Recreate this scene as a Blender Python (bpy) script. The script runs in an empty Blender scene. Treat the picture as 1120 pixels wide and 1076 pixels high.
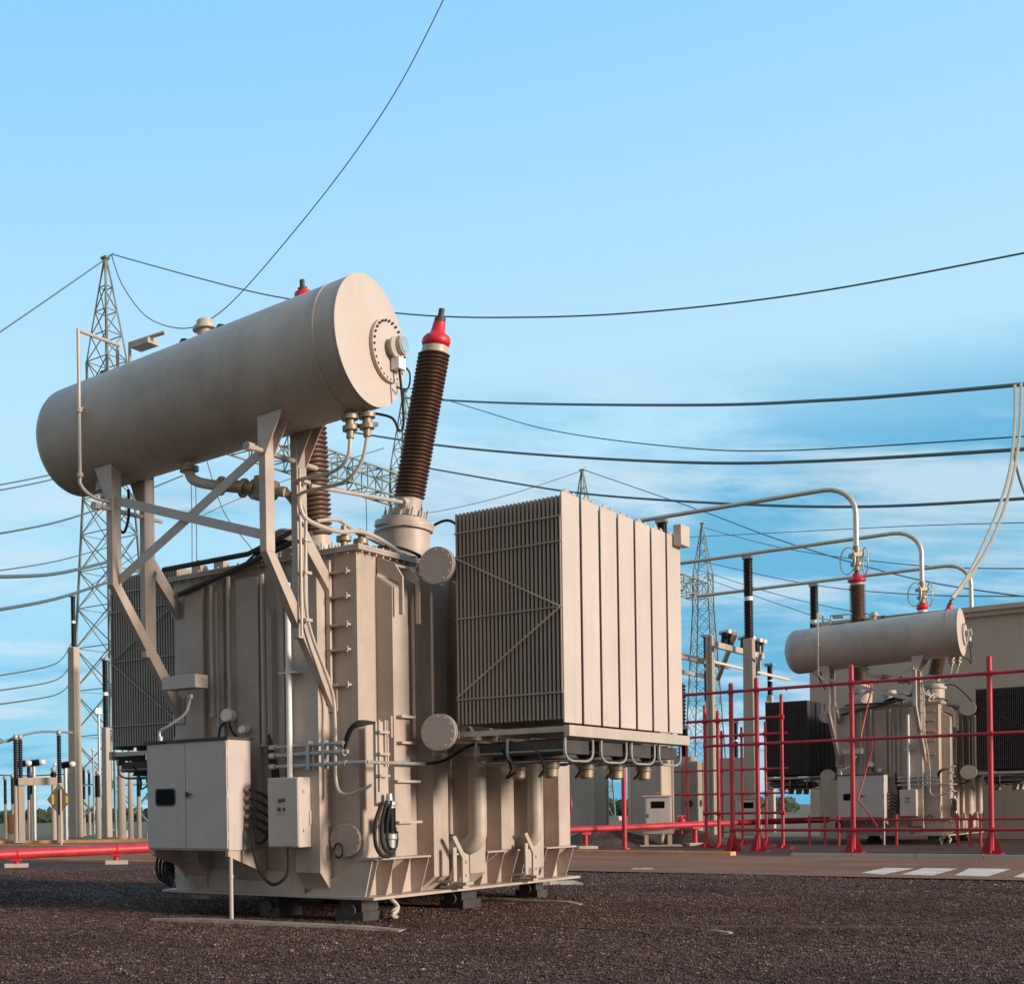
import bpy, math, random
import numpy as np
from mathutils import Vector, Matrix
random.seed(7)
rng = np.random.default_rng(7)
R = math.radians
scene = bpy.context.scene
COL = scene.collection
GZ = -0.08                       # height of the gravel

# ------------------------------------------------------------ calibration of the photograph
F, PX, S, H, ROLL = 1395., 69., 352., 1.5, R(.8)
CX = (math.cos(ROLL), 0, -math.sin(ROLL)); CU = (math.sin(ROLL), 0, math.cos(ROLL))
def ray(x, y):
    a = (x-PX)/F; b = (538+S-y)/F
    return (a*CX[0]+b*CU[0], 1., a*CX[2]+b*CU[2])
def P(x, y, D):
    r = ray(x, y); return Vector((r[0]*D, D, H+r[2]*D))
def G(x, y, z=GZ):
    r = ray(x, y); t = (z-H)/r[2]; return Vector((r[0]*t, t, z))
TH = math.atan(1371/F)
U = Vector((math.sin(TH), math.cos(TH), 0)); V = Vector((-math.cos(TH), math.sin(TH), 0))
O1 = P(395, 1001, 17.9); O1 = Vector((O1.x, O1.y, GZ))
O2 = Vector((32.3, 47.0, GZ))
ANG = math.atan2(U.y, U.x)
def loc(p, o=O1):
    d = Vector(p)-Vector((o.x, o.y, 0)); return Vector((d.dot(U), d.dot(V), d.z))
def wor(u, v, z, o=O1):
    return Vector((o.x, o.y, 0)) + U*u + V*v + Vector((0, 0, z))

# ------------------------------------------------------------ materials
def nt(m):
    m.use_nodes = True; n = m.node_tree; n.nodes.clear()
    out = n.nodes.new('ShaderNodeOutputMaterial'); b = n.nodes.new('ShaderNodeBsdfPrincipled')
    n.links.new(b.outputs[0], out.inputs[0]); return n, b
def mat(name, c, rough=.6, metal=0., var=.12, scale=3., bump=0., bscale=60., spec=.5, c2=None, streak=False, detail=6, wear=0.):
    m = bpy.data.materials.new(name); n, b = nt(m)
    tc = n.nodes.new('ShaderNodeTexCoord'); mp = n.nodes.new('ShaderNodeMapping')
    n.links.new(tc.outputs['Object'], mp.inputs[0])
    if streak: mp.inputs['Scale'].default_value = (1, 1, .15)
    no = n.nodes.new('ShaderNodeTexNoise'); no.inputs['Scale'].default_value = scale; no.inputs['Detail'].default_value = detail
    no.inputs['Roughness'].default_value = .65
    n.links.new(mp.outputs[0], no.inputs['Vector'])
    cr = n.nodes.new('ShaderNodeValToRGB'); cr.color_ramp.elements[0].position = .3; cr.color_ramp.elements[1].position = .72
    d = c2 if c2 else tuple(max(0, x*(1-var*1.6)) for x in c)
    e = tuple(min(1, x*(1+var*.6)) for x in c)
    cr.color_ramp.elements[0].color = (*d, 1); cr.color_ramp.elements[1].color = (*e, 1)
    n.links.new(no.outputs[0], cr.inputs[0]); n.links.new(cr.outputs[0], b.inputs['Base Color'])
    if wear:
        mp2 = n.nodes.new('ShaderNodeMapping'); mp2.inputs['Scale'].default_value = (1, 1, .09); n.links.new(tc.outputs['Object'], mp2.inputs[0])
        w1 = n.nodes.new('ShaderNodeTexNoise'); w1.inputs['Scale'].default_value = 5.5; w1.inputs['Detail'].default_value = 7; w1.inputs['Roughness'].default_value = .7; n.links.new(mp2.outputs[0], w1.inputs['Vector'])
        r1 = n.nodes.new('ShaderNodeMapRange'); r1.inputs[1].default_value = .52; r1.inputs[2].default_value = .80; r1.inputs[4].default_value = wear; n.links.new(w1.outputs[0], r1.inputs[0])
        mx = n.nodes.new('ShaderNodeMix'); mx.data_type = 'RGBA'; n.links.new(r1.outputs[0], mx.inputs[0]); n.links.new(cr.outputs[0], mx.inputs[6]); mx.inputs[7].default_value = (*[x*.42 for x in c[:2]], c[2]*.33, 1)
        w2 = n.nodes.new('ShaderNodeTexNoise'); w2.inputs['Scale'].default_value = 14; w2.inputs['Detail'].default_value = 9; w2.inputs['Roughness'].default_value = .75; n.links.new(tc.outputs['Object'], w2.inputs['Vector'])
        r2 = n.nodes.new('ShaderNodeMapRange'); r2.inputs[1].default_value = .66; r2.inputs[2].default_value = .74; r2.inputs[4].default_value = wear*.8; n.links.new(w2.outputs[0], r2.inputs[0])
        m2_ = n.nodes.new('ShaderNodeMix'); m2_.data_type = 'RGBA'; n.links.new(r2.outputs[0], m2_.inputs[0]); n.links.new(mx.outputs[2], m2_.inputs[6]); m2_.inputs[7].default_value = (min(1, c[0]*1.35), min(1, c[1]*1.35), min(1, c[2]*1.35), 1)
        n.links.new(m2_.outputs[2], b.inputs['Base Color'])
    b.inputs['Roughness'].default_value = rough; b.inputs['Metallic'].default_value = metal
    b.inputs['Specular IOR Level'].default_value = spec
    if bump:
        n2 = n.nodes.new('ShaderNodeTexNoise'); n2.inputs['Scale'].default_value = bscale; n2.inputs['Detail'].default_value = 4
        n.links.new(tc.outputs['Object'], n2.inputs['Vector'])
        bp = n.nodes.new('ShaderNodeBump'); bp.inputs['Strength'].default_value = bump; bp.inputs['Distance'].default_value = .02
        n.links.new(n2.outputs[0], bp.inputs['Height']); n.links.new(bp.outputs[0], b.inputs['Normal'])
    return m
def emis(name, c, s):
    m = bpy.data.materials.new(name); n, b = nt(m)
    b.inputs['Base Color'].default_value = (*c, 1); b.inputs['Emission Color'].default_value = (*c, 1); b.inputs['Emission Strength'].default_value = s
    return m
def gravel_mat(name, cs, vs, bump=1.):
    m = bpy.data.materials.new(name); n, b = nt(m)
    tc = n.nodes.new('ShaderNodeTexCoord')
    vo = n.nodes.new('ShaderNodeTexVoronoi'); vo.inputs['Scale'].default_value = vs
    n.links.new(tc.outputs['Object'], vo.inputs['Vector'])
    sp = n.nodes.new('ShaderNodeSeparateColor'); n.links.new(vo.outputs['Color'], sp.inputs[0])
    cr = n.nodes.new('ShaderNodeValToRGB'); cr.color_ramp.interpolation = 'LINEAR'
    el = cr.color_ramp.elements
    for i, (p, c) in enumerate(cs):
        e = el[i] if i < 2 else el.new(p)
        e.position = p; e.color = (*c, 1)
    n.links.new(sp.outputs[0], cr.inputs[0])
    no = n.nodes.new('ShaderNodeTexNoise'); no.inputs['Scale'].default_value = .35; no.inputs['Detail'].default_value = 5
    n.links.new(tc.outputs['Object'], no.inputs['Vector'])
    mr = n.nodes.new('ShaderNodeMapRange'); mr.inputs[1].default_value = .3; mr.inputs[2].default_value = .7; mr.inputs[3].default_value = .72; mr.inputs[4].default_value = 1.3
    n.links.new(no.outputs[0], mr.inputs[0])
    mx = n.nodes.new('ShaderNodeVectorMath'); mx.operation = 'SCALE'
    n.links.new(cr.outputs[0], mx.inputs[0]); n.links.new(mr.outputs[0], mx.inputs['Scale'])
    n.links.new(mx.outputs[0], b.inputs['Base Color'])
    b.inputs['Roughness'].default_value = .95; b.inputs['Specular IOR Level'].default_value = .15
    bp = n.nodes.new('ShaderNodeBump'); bp.inputs['Strength'].default_value = bump; bp.inputs['Distance'].default_value = .03; bp.invert = True
    n.links.new(vo.outputs['Distance'], bp.inputs['Height']); n.links.new(bp.outputs[0], b.inputs['Normal'])
    return m
def dial_mat(): return mat('dial_glass', (.25, .42, .48), .15, var=.1)
M = dict(
    paint=mat('beige_grey_paint', (.49, .408, .345), .5, var=.10, scale=1.3, c2=(.375, .305, .25), bump=.05, bscale=30, wear=.42),
    paint2=mat('cabinet_grey_paint', (.50, .44, .40), .5, var=.05, scale=2., wear=.3),
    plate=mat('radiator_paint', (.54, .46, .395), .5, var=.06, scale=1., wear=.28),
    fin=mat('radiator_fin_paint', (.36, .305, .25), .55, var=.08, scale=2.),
    pipe=mat('pipe_paint', (.48, .41, .34), .45, var=.1, scale=4.),
    black=mat('black_rubber', (.012, .011, .010), .8, var=.2),
    dark=mat('dark_steel', (.06, .05, .045), .6, var=.3),
    galv=mat('galvanised_steel', (.42, .43, .42), .5, .4, var=.15, scale=8.),
    lattice=mat('weathered_lattice_steel', (.25, .30, .25), .7, .1, var=.25, scale=.4),
    alum=mat('aluminium_tube', (.62, .56, .46), .38, .5, var=.1),
    porc=mat('brown_porcelain', (.165, .092, .06), .5, var=.2, scale=6.),
    porcd=mat('dark_insulator', (.022, .015, .013), .4, var=.2),
    red=mat('red_bushing_cap', (.62, .015, .03), .45, var=.08),
    redpipe=mat('red_fire_pipe', (.52, .024, .035), .5, var=.22, scale=2., wear=.5),
    white=mat('white_paint', (.78, .76, .72), .5, var=.05),
    conc=mat('concrete', (.50, .41, .33), .9, var=.12, scale=.8, bump=.2, bscale=25, streak=True, wear=.4),
    wall=mat('rendered_firewall', (.56, .45, .34), .9, var=.08, scale=.3, bump=.15, bscale=10, streak=True, wear=.35),
    wood=mat('timber', (.40, .31, .23), .85, var=.3, scale=3., bump=.3, bscale=40),
    charcoal=mat('charcoal_radiator', (.055, .045, .042), .6, var=.1),
    kerb=mat('kerb_glow_concrete', (.66, .29, .12), .9, var=.2, scale=1.),  # orange evening light on the kerbs is put into this base colour
    asphalt=mat('asphalt', (.33, .155, .09), .95, c2=(.20, .10, .062), scale=.35, bump=.3, bscale=90, spec=.08),
    mark=mat('road_marking_paint', (.85, .64, .50), .9, var=.25, scale=1.5),
    wire=mat('wire', (.15, .17, .155), .5, .5, var=.1),
    glass=mat('dark_window', (.004, .004, .004), .5, var=.05, spec=.12),
    dial=dial_mat(),
    brass=mat('brass', (.34, .27, .19), .5, .35, var=.2),
    sign=mat('sign_back', (.07, .055, .04), .6, var=.2), yellow=mat('yellow_paint', (.45, .30, .03), .6),
    label=mat('label_plate', (.42, .42, .36), .5, var=.1),
    leaf=mat('far_foliage', (.05, .07, .03), .8, var=.4, scale=.5), bark=mat('bark', (.10, .07, .05), .9),
    rust=mat('orange_box_paint', (.42, .16, .06), .7),
    grass=mat('dry_grass', (.11, .11, .045), .95, c2=(.16, .11, .06), scale=.06, bump=.5, bscale=3),
    gravel=gravel_mat('brown_gravel', [(0, (.034, .018, .015)), (1, (.25, .165, .13)), (.35, (.090, .052, .043)), (.7, (.138, .080, .065)), (.95, (.17, .108, .088))], 34.),
    stone=gravel_mat('stone_chip', [(0, (.032, .018, .015)), (1, (.38, .27, .22)), (.4, (.090, .052, .043)), (.75, (.142, .083, .068)), (.96, (.18, .118, .097))], 14., .3),
)

# ------------------------------------------------------------ mesh builder
class MB:
    def __init__(s): s.v = []; s.f = []
    def add(s, vs, fs):
        k = len(s.v); s.v += [tuple(v) for v in vs]; s.f += [tuple(i+k for i in f) for f in fs]; return s
    def box(s, a, b):
        x0, x1 = sorted((a[0], b[0])); y0, y1 = sorted((a[1], b[1])); z0, z1 = sorted((a[2], b[2]))
        return s.add([(x0,y0,z0),(x1,y0,z0),(x1,y1,z0),(x0,y1,z0),(x0,y0,z1),(x1,y0,z1),(x1,y1,z1),(x0,y1,z1)],
                     [(3,2,1,0),(4,5,6,7),(0,1,5,4),(1,2,6,5),(2,3,7,6),(3,0,4,7)])
    def hull8(s, b4, t4):
        return s.add(list(b4)+list(t4), [(3,2,1,0),(4,5,6,7),(0,1,5,4),(1,2,6,5),(2,3,7,6),(3,0,4,7)])
    def bar(s, p, q, w, h, up=(0,0,1)):
        p = Vector(p); q = Vector(q); d = (q-p).normalized(); up = Vector(up)
        if abs(d.dot(up)) > .99: up = Vector((1,0,0))
        a = d.cross(up).normalized()*w/2; b = a.cross(d).normalized()*h/2
        return s.hull8([p-a-b, p+a-b, q+a-b, q-a-b], [p-a+b, p+a+b, q+a+b, q-a+b])
    def tube(s, pts, r, n=8, caps=True):
        pts = [Vector(p) for p in pts]; rs = r if isinstance(r, (list, tuple)) else [r]*len(pts)
        t0 = (pts[1]-pts[0]).normalized(); a = t0.orthogonal().normalized(); vs = []; fs = []
        for i, p in enumerate(pts):
            t = (pts[min(i+1, len(pts)-1)]-pts[max(i-1, 0)]).normalized()
            a = (a - t*a.dot(t)).normalized(); b = t.cross(a)
            for k in range(n):
                an = 2*math.pi*k/n; vs.append(p+(a*math.cos(an)+b*math.sin(an))*rs[i])
        for i in range(len(pts)-1):
            for k in range(n):
                fs.append((i*n+k, i*n+(k+1)%n, (i+1)*n+(k+1)%n, (i+1)*n+k))
        if caps:
            fs.append(tuple(range(n))[::-1]); fs.append(tuple((len(pts)-1)*n+k for k in range(n)))
        return s.add(vs, fs)
    def lathe(s, prof, p, q, n=20):
        p = Vector(p); q = Vector(q); d = (q-p); L = d.length; d.normalize()
        pts = [p+d*L*t for t, _ in prof]
        a = d.orthogonal().normalized(); b = d.cross(a); vs = []; fs = []
        for c, (t, r) in zip(pts, prof):
            for k in range(n):
                an = 2*math.pi*k/n; vs.append(c+(a*math.cos(an)+b*math.sin(an))*max(r, .0005))
        for i in range(len(prof)-1):
            for k in range(n): fs.append((i*n+k, i*n+(k+1)%n, (i+1)*n+(k+1)%n, (i+1)*n+k))
        fs.append(tuple(range(n))[::-1]); fs.append(tuple((len(prof)-1)*n+k for k in range(n)))
        return s.add(vs, fs)
    def cyl(s, p, q, r, n=16): return s.lathe([(0, r), (1, r)], p, q, n)
    def prism(s, poly, d):
        d = Vector(d); k = len(poly); A = [Vector(p) for p in poly]
        return s.add(A+[a+d for a in A], [tuple(range(k))[::-1], tuple(range(k, 2*k))]+[(i, (i+1)%k, k+(i+1)%k, k+i) for i in range(k)])
    def build(s, name, m, parent=None, bevel=0, shift=None):
        if shift is None: shift = (0, 0, -GZ) if parent is not None else (0, 0, 0)
        me = bpy.data.meshes.new(name); sh = shift
        me.from_pydata([(v[0]+sh[0], v[1]+sh[1], v[2]+sh[2]) for v in s.v], [], s.f)
        me.validate()
        import bmesh
        bm = bmesh.new(); bm.from_mesh(me); bmesh.ops.recalc_face_normals(bm, faces=bm.faces); bm.to_mesh(me); bm.free()
        me.materials.append(M[m]); me.shade_smooth(); me.set_sharp_from_angle(angle=R(38))
        o = bpy.data.objects.new(name, me); COL.objects.link(o)
        if parent is not None: o.parent = parent
        if bevel:
            b = o.modifiers.new('bevel', 'BEVEL'); b.width = bevel; b.segments = 2; b.limit_method = 'ANGLE'; b.angle_limit = R(50); b.harden_normals = False
        return o
def spl(pts, k=6):
    pts = [Vector(p) for p in pts]; out = []
    for i in range(len(pts)-1):
        p0 = pts[max(i-1, 0)]; p1 = pts[i]; p2 = pts[i+1]; p3 = pts[min(i+2, len(pts)-1)]
        for j in range(k):
            t = j/k; out.append(.5*((2*p1)+(p2-p0)*t+(2*p0-5*p1+4*p2-p3)*t*t+(3*p1-p0-3*p2+p3)*t**3))
    return out+[pts[-1]]
def tag(o, label=None, cat=None, group=None, kind=None):
    if label: o['label'] = label
    if cat: o['category'] = cat
    if group: o['group'] = group
    if kind: o['kind'] = kind
    return o
def empty(name, p, rz=0, **k):
    o = bpy.data.objects.new(name, None); COL.objects.link(o); o.location = p; o.rotation_euler = (0, 0, rz); o.empty_display_size = .3
    return tag(o, **k)
def copy_tree(o, parent=None):
    kids = [c for c in ALLK.get(o.name, [])] if False else list(o.children)
    c = o.copy(); COL.objects.link(c); c.parent = parent
    for ch in kids: copy_tree(ch, c)
    return c
def structure(o, label, cat): return tag(o, label, cat, kind='structure')

# ============================================================ THE TRANSFORMER (local axes: x = along the short side face, y = along the long face)
def shed_profile(L, r, sheds, core=.74, f0=0., f1=1.):
    pr = [(f0, r*core)]
    for i in range(sheds):
        a = f0+(f1-f0)*(i+.15)/sheds; b = f0+(f1-f0)*(i+.42)/sheds; c = f0+(f1-f0)*(i+.62)/sheds; d = f0+(f1-f0)*(i+.95)/sheds
        pr += [(a, r*core), (b, r*.97), (c, r), (d, r*core)]
    return pr+[(f1, r*core)]
def bushing(t, base, top, r, z_turret0, rt, cap_r=.2, sheds=36, nbolt=12):
    base = Vector(base); top = Vector(top); d = (top-base); L = d.length; dn = d.normalized()
    b = MB().lathe(shed_profile(L, r, sheds), base, top, 24).build('bushing_insulator', 'porc', t)
    m = MB(); m.lathe([(0, r*1.15), (.3, r*1.15), (.3, r*.82), (1, r*.82)], base-dn*.28, base, 20); m.build('bushing_flange', 'paint', t)
    bo = MB()
    for k in range(nbolt):
        an = 2*math.pi*k/nbolt; a = dn.orthogonal().normalized(); c = dn.cross(a); q = base-dn*.30+(a*math.cos(an)+c*math.sin(an))*r*1.35
        bo.cyl(q-dn*.10, q+dn*.13, .018, 6)
    bo.lathe([(0, r*1.44), (1, r*1.44)], base-dn*.335, base-dn*.312, 24)
    c2 = base-dn*.36
    pl = MB().lathe([(0, rt*1.14), (.5, rt*1.14), (.5, r*1.5), (1, r*1.5)], c2-dn*.12, c2+dn*.05, 24)
    tz = Vector((c2.x, c2.y, z_turret0))
    tur = MB().lathe([(0, rt*.92), (.94, rt), (.94, rt*1.15), (1, rt*1.15)], tz, c2-dn*.10, 28).build('turret', 'paint', t)
    for o, nm, mm in ((pl, 'turret_lid', 'paint'), (bo, 'lid_bolts', 'galv')): o.build(nm, mm, tur)
    MB().lathe([(0, r*.80), (1, r*.80)], top, top+dn*.10, 20).build('cap_collar', 'pipe', t)
    k = top+dn*.10
    MB().lathe([(0, cap_r*1.1), (.06, cap_r*1.35), (.16, cap_r*1.45), (.32, cap_r*1.42), (.44, cap_r*1.2), (.52, cap_r*.85), (.60, cap_r*.72), (.97, cap_r*.62), (1, cap_r*.5)], k, k+dn*.38, 22).build('bushing_cap', 'red', t)
    MB().lathe([(0, .085), (.3, .085), (.3, .045), (1, .045)], k+dn*.38, k+dn*.58, 10).build('terminal', 'dark', t)
    return k+dn*.58

UC, ZC, RC, TL = -1.1, 7.55, .846, -.038
def cons(v, du=0, dz=0):                       # point on the conservator's axis at local y = v
    return Vector((UC+du, v, ZC+math.tan(TL)*(v+.91)+dz))
def make_radiator_bank(t, v0, v1, out):
    """seven radiators side by side; v0 = side by the tank, v1 = far side, out = -1/+1"""
    n, pitch, w = 7, .64, .545
    zb, zt = 2.62, 5.68
    for i in range(n):
        u0 = 1.0+i*pitch; m = MB(); k = 27
        a, b = sorted((v0, v1))
        for j in range(k):
            v = a+(b-a)*j/(k-1); th = .007
            # one pressed panel: rounded ends, slightly thicker fluted middle
            m.box((u0, v-th, zb+.05), (u0+w, v+th, zt-.05))
            for q in (0, 1):                       # swollen rims of the panel
                uu = u0+.012 if q == 0 else u0+w-.012
                m.box((uu-.014, v-.0145, zb+.052), (uu+.014, v+.0145, zt-.052))
        uc = u0+w/2
        for z in (zb+.12, zt-.12): m.cyl((uc, a-.012, z), (uc, b+.012, z), .055, 10)
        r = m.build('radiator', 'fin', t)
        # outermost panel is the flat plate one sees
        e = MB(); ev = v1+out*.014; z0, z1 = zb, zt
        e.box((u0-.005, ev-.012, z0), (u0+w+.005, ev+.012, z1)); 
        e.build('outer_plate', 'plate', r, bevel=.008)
        l = MB(); l.prism([(uc-.22, ev-.01, z1), (uc-.13, ev-.01, z1+.055), (uc-.02, ev-.01, z1+.02), (uc-.02, ev-.01, z1)], (0, .02, 0))
        l.prism([(uc+.05, ev-.01, z1), (uc+.12, ev-.01, z1+.045), (uc+.2, ev-.01, z1)], (0, .02, 0))
        l.build('lifting_lug', 'pipe', r)
    # tie rods on the two end faces
    ue0, ue1 = 1.0-.022, 1.0+(n-1)*pitch+w+.022
    a, b = sorted((v0, v1))
    for ue in (ue0, ue1):
        m = MB()
        m.cyl((ue, v1, 3.0), (ue, v1, 5.36), .010, 6)
        for z in (5.35, 5.02, 4.15, 3.02): m.tube([(ue, a-.02, z), (ue, b+.02, z)], .012, 6)
        m.tube([(ue-.012, v0, 5.0), (ue-.012, v1, 4.15)], .012, 6); m.tube([(ue-.024, v1, 4.15), (ue-.024, v0, 3.05)], .012, 6); m.build('tie_rod', 'fin', t)
    # header pipes with blind flanges
    hv = v0-out*.24
    for z, du in ((4.93, .0), (2.58, .0)):
        h = MB().cyl((.90, hv, z), (5.5, hv, z), .15, 20)
        for i in range(n): h.cyl((1.0+i*pitch+w/2, hv, z), (1.0+i*pitch+w/2, v0, z+.0), .06, 10)
        hp = h.build('header_pipe', 'paint', t)
        f = MB().cyl((.84, hv, z), (.88, hv, z), .26, 28); f.cyl((.89, hv, z), (.93, hv, z), .26, 28)
        for q in range(12):
            an = 2*math.pi*q/12; y = hv+.22*math.cos(an); zz = z+.22*math.sin(an)
            f.cyl((.82, y, zz), (.95, y, zz), .018, 6)
        f.build('blind_flange', 'paint2', hp)
        if z > 4: MB().cyl((3.2, hv, z), (3.2, 0 if out < 0 else 3.3, z), .15, 16).build('cross_pipe', 'paint', hp)
    # frame under the bank and fans
    m = MB(); a, b = sorted((v0, v1+out*.05))
    m.box((.98, v1+out*.02, 2.44), (5.5, v1+out*.09, 2.585)); m.box((.98, v0, 2.48), (5.5, v0-out*.06, 2.585))
    for u in (1.02, 2.2, 3.4, 4.6, 5.42): m.box((u, a, 2.50), (u+.06, b, 2.575))
    m.build('support_frame', 'pipe', t)
    for (u, v) in ((1.75, v0+out*.5), (1.55, v1-out*.42), (2.75, v1-out*.42), (3.85, v1-out*.42), (4.95, v1-out*.42)):
        z = 2.42
        f = MB().lathe([(0, .36), (.2, .33), (.85, .33), (1, .37)], (u, v, z-.26), (u, v, z), 24).build('fan', 'dark', t)
        g = MB()
        for sgn in (-1, 1):
            vv = v+sgn*.40
            g.tube(spl([(u-.45, vv, z+.02), (u-.45, vv, z-.2), (u-.30, vv, z-.29), (u, vv, z-.30), (u+.30, vv, z-.29), (u+.45, vv, z-.2), (u+.45, vv, z+.02)], 4), .017, 6)
            g.tube([(u-.45, vv, z+.02), (u+.45, vv, z+.02)], .015, 6)
        for sgn in (-1, 1): g.tube([(u+sgn*.45, v-.40, z-.16), (u+sgn*.45, v+.40, z-.16)], .012, 6)
        for rr in (.12, .2, .28):
            g.tube([(u+rr*math.cos(2*math.pi*q/20), v+rr*math.sin(2*math.pi*q/20), z-.285) for q in range(21)], .006, 4)
        for q in range(5): g.tube([(u-.3+.15*q, v-.40, z-.288), (u-.3+.15*q, v+.40, z-.288)], .006, 4)
        g.build('fan_guard', 'galv', f); MB().box((u-.42, v-.36, z-.20), (u+.42, v+.36, z-.02)).build('fan_housing', 'dark', f)
        mo = MB().lathe([(0, .07), (.1, .1), (.5, .105), (.55, .12), (.9, .12), (1, .06)], (u, v, z-.52), (u, v, z-.26), 14); mo.build('fan_motor', 'brass', f)
        MB().tube(spl([(u-.1, v, z-.42), (u-.25, v+.05, z-.50), (u-.42, v-.1, z-.36), (u-.5, v, z-.1)], 5), .016, 6).build('motor_cable', 'black', f)

def make_transformer(origin, label):
    t = empty('power_transformer', origin, ANG, label=label, cat='transformer', group='large power transformers of the substation')
    # ---- tank
    m = MB(); m.box((0, 0, .80), (6.5, 3.3, 5.14)); m.box((.0, .0, .29), (6.5, 3.3, .80))
    m.build('tank', 'paint', t)
    m = MB(); m.box((-.10, -.10, 5.14), (6.6, 3.4, 5.175)); m.box((-.10, -.10, 5.179), (6.6, 3.4, 5.215))
    lid = m.build('tank_lid', 'paint', t)
    m = MB()
    for i in range(34): m.cyl((.05+i*.19, -.06, 5.10), (.05+i*.19, -.06, 5.25), .016, 6)
    for i in range(17): m.cyl((-.06, .1+i*.19, 5.10), (-.06, .1+i*.19, 5.25), .016, 6)
    m.build('lid_bolts', 'pipe', lid)
    # ---- stiffeners of the right face
    for i, (a, b) in enumerate(((.50, .94), (1.60, 2.05), (2.72, 3.23), (3.80, 4.25), (4.76, 5.35), (5.97, 6.43))):
        d = .27; zb = .84 if i in (0, 3, 5) else .50; zt = 4.85 if i == 0 else 5.05
        m = MB(); m.prism([(a, -.002, zb-.22), (a, -d, zb), (a, -d, zt-.2), (a, -.002, zt)], (b-a, 0, 0))
        m.build('stiffener', 'paint', t, bevel=.006)
    for a, b, d, zb in ((2.66, 3.02, .10, .45), (1.62, 2.03, .10, .9), (.46, .88, .30, .62), (1.2, 1.32, .06, .9), (2.3, 2.4, .06, .9)):
        m = MB(); m.prism([(-.002, a, zb-.30), (-d, a, zb), (-d, a, 4.98), (-.002, a, 5.06)], (0, b-a, 0))
        m.build('stiffener', 'paint', t, bevel=.006)
    for a, b in ((2.62, 3.1), (1.62, 2.1)):
        m = MB(); m.prism([(-.003, a, .42), (-.34, a, .75), (-.34, a, .93), (-.003, a, .93)], (0, b-a, 0)); m.build('stiffener_foot', 'paint', t)
    # ---- base: flange, ledge and slanted gussets
    m = MB(); m.box((-.16, -.30, .25), (6.75, 3.5, .288)); 
    for a, b in ((-.1, 1.45), (2.15, 2.6), (3.25, 3.9), (4.3, 4.7), (5.4, 6.6)): m.box((a, -.30, .80), (b, -.003, .825))
    for u in (-.02, .42, .86, 1.40, 2.18, 2.56, 3.28, 3.84, 4.34, 4.68, 5.42, 5.95, 6.5):
        m.prism([(u, -.002, .289), (u, -.15, .289), (u, -.29, .798), (u, -.002, .798)], (.016, 0, 0))
    m.prism([(-.055, -.10, .288), (-.055, .9, .288), (-.055, .3, .60), (-.055, .0, .80), (-.055, -.22, .80)], (.03, 0, 0))
    m.box((-.052, .9, .288), (0, 3.3, .62))
    base = m.build('base_frame', 'paint', t)
    # ---- steel skids it rests on
    for (u0, u1, v0, v1) in ((.05, .6, .0, .45), (3.0, 3.6, .0, .4), (.1, .7, 1.45, 1.8), (3.0, 3.6, 2.6, 3.0), (5.9, 6.3, .1, .5)):
        m = MB(); m.box((u0, v0, GZ), (u1, v1, .06)); m.box((u0+.05, v0+.05, .06), (u1-.05, v1-.05, .249))
        m.cyl((u0-.04, v0+.2, .08), (u0+.0, v0+.2, .08), .09, 14); m.build('skid_block', 'dark', t)
    m = MB().tube(spl([(.5, -.1, .29), (.62, -.22, .12), (.5, -.2, .0), (.7, -.15, -.04)], 4), .03, 7)
    m.lathe([(0, .03), (.5, .1), (1, .03)], (.60, -.22, .02), (.60, -.14, .10), 10); m.build('jacking_hook', 'pipe', t)
    # ---- jacking brackets
    for u in (1.75, 4.15):
        m = MB(); m.box((u, -.50, .42), (u+.10, -.47, .93)); m.box((u+.28, -.55, .36), (u+.52, -.28, .40))
        m.prism([(u+.32, -.48, .30), (u+.52, -.48, .30), (u+.52, -.48, .80), (u+.36, -.48, .85), (u+.12, -.48, 1.10), (u+.02, -.48, 1.08), (u+.32, -.48, .76)], (0, .03, 0))
        m.box((u+.0, -.47, .40), (u+.04, -.10, .44)); m.box((u+.32, -.45, .30), (u+.5, -.1, .34))
        for z in (.5, .7): m.cyl((u+.42, -.50, z), (u+.42, -.44, z), .025, 8)
        m.build('jacking_bracket', 'pipe', t, bevel=.004)
    # ---- down pipes on the right face
    for u, r in ((2.52, .135), (4.52, .115)):
        v = -.50
        m = MB().tube([(u, v, 2.6), (u, v, 1.15)]+[(u, v+.24*(1-math.cos(a)), 1.15-.24*math.sin(a)) for a in [R(x) for x in range(15, 91, 15)]]+[(u, .0, .91)], r, 18)
        m.cyl((u, -.06, .91), (u, -.01, .91), r*1.5, 20); m.cyl((u, v, 2.28), (u, v, 2.34), r*1.35, 20); m.build('oil_pipe', 'pipe', t)
    # ---- lifting bracket at the top of the first stiffener
    m = MB(); m.prism([(.52, -.02, 5.12), (.52, -.30, 4.98), (.52, -.42, 4.78), (.52, -.42, 4.25), (.52, -.36, 4.25), (.52, -.36, 4.7), (.52, -.02, 4.9)], (.04, 0, 0))
    m.prism([(.92, -.02, 5.12), (.92, -.30, 4.98), (.92, -.46, 4.78), (.92, -.46, 4.15), (.92, -.40, 4.15), (.92, -.40, 4.72), (.92, -.02, 4.95)], (.03, 0, 0))
    m.box((.56, -.30, 4.95), (.92, -.02, 4.975)); m.build('lifting_bracket', 'paint', t)
    # ---- rungs on the first stiffener, ladder on the long face
    for (z, a, b) in ((2.80, .56, .95), (2.43, .56, .95), (1.88, .42, 1.08), (1.30, .45, 1.10)):
        MB().box((a, -.36, z), (b, -.272, z+.035)).build('step_rung', 'pipe', t)
    m = MB(); m.box((-.10, .38, 3.0), (-.05, .44, 5.05))
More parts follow.
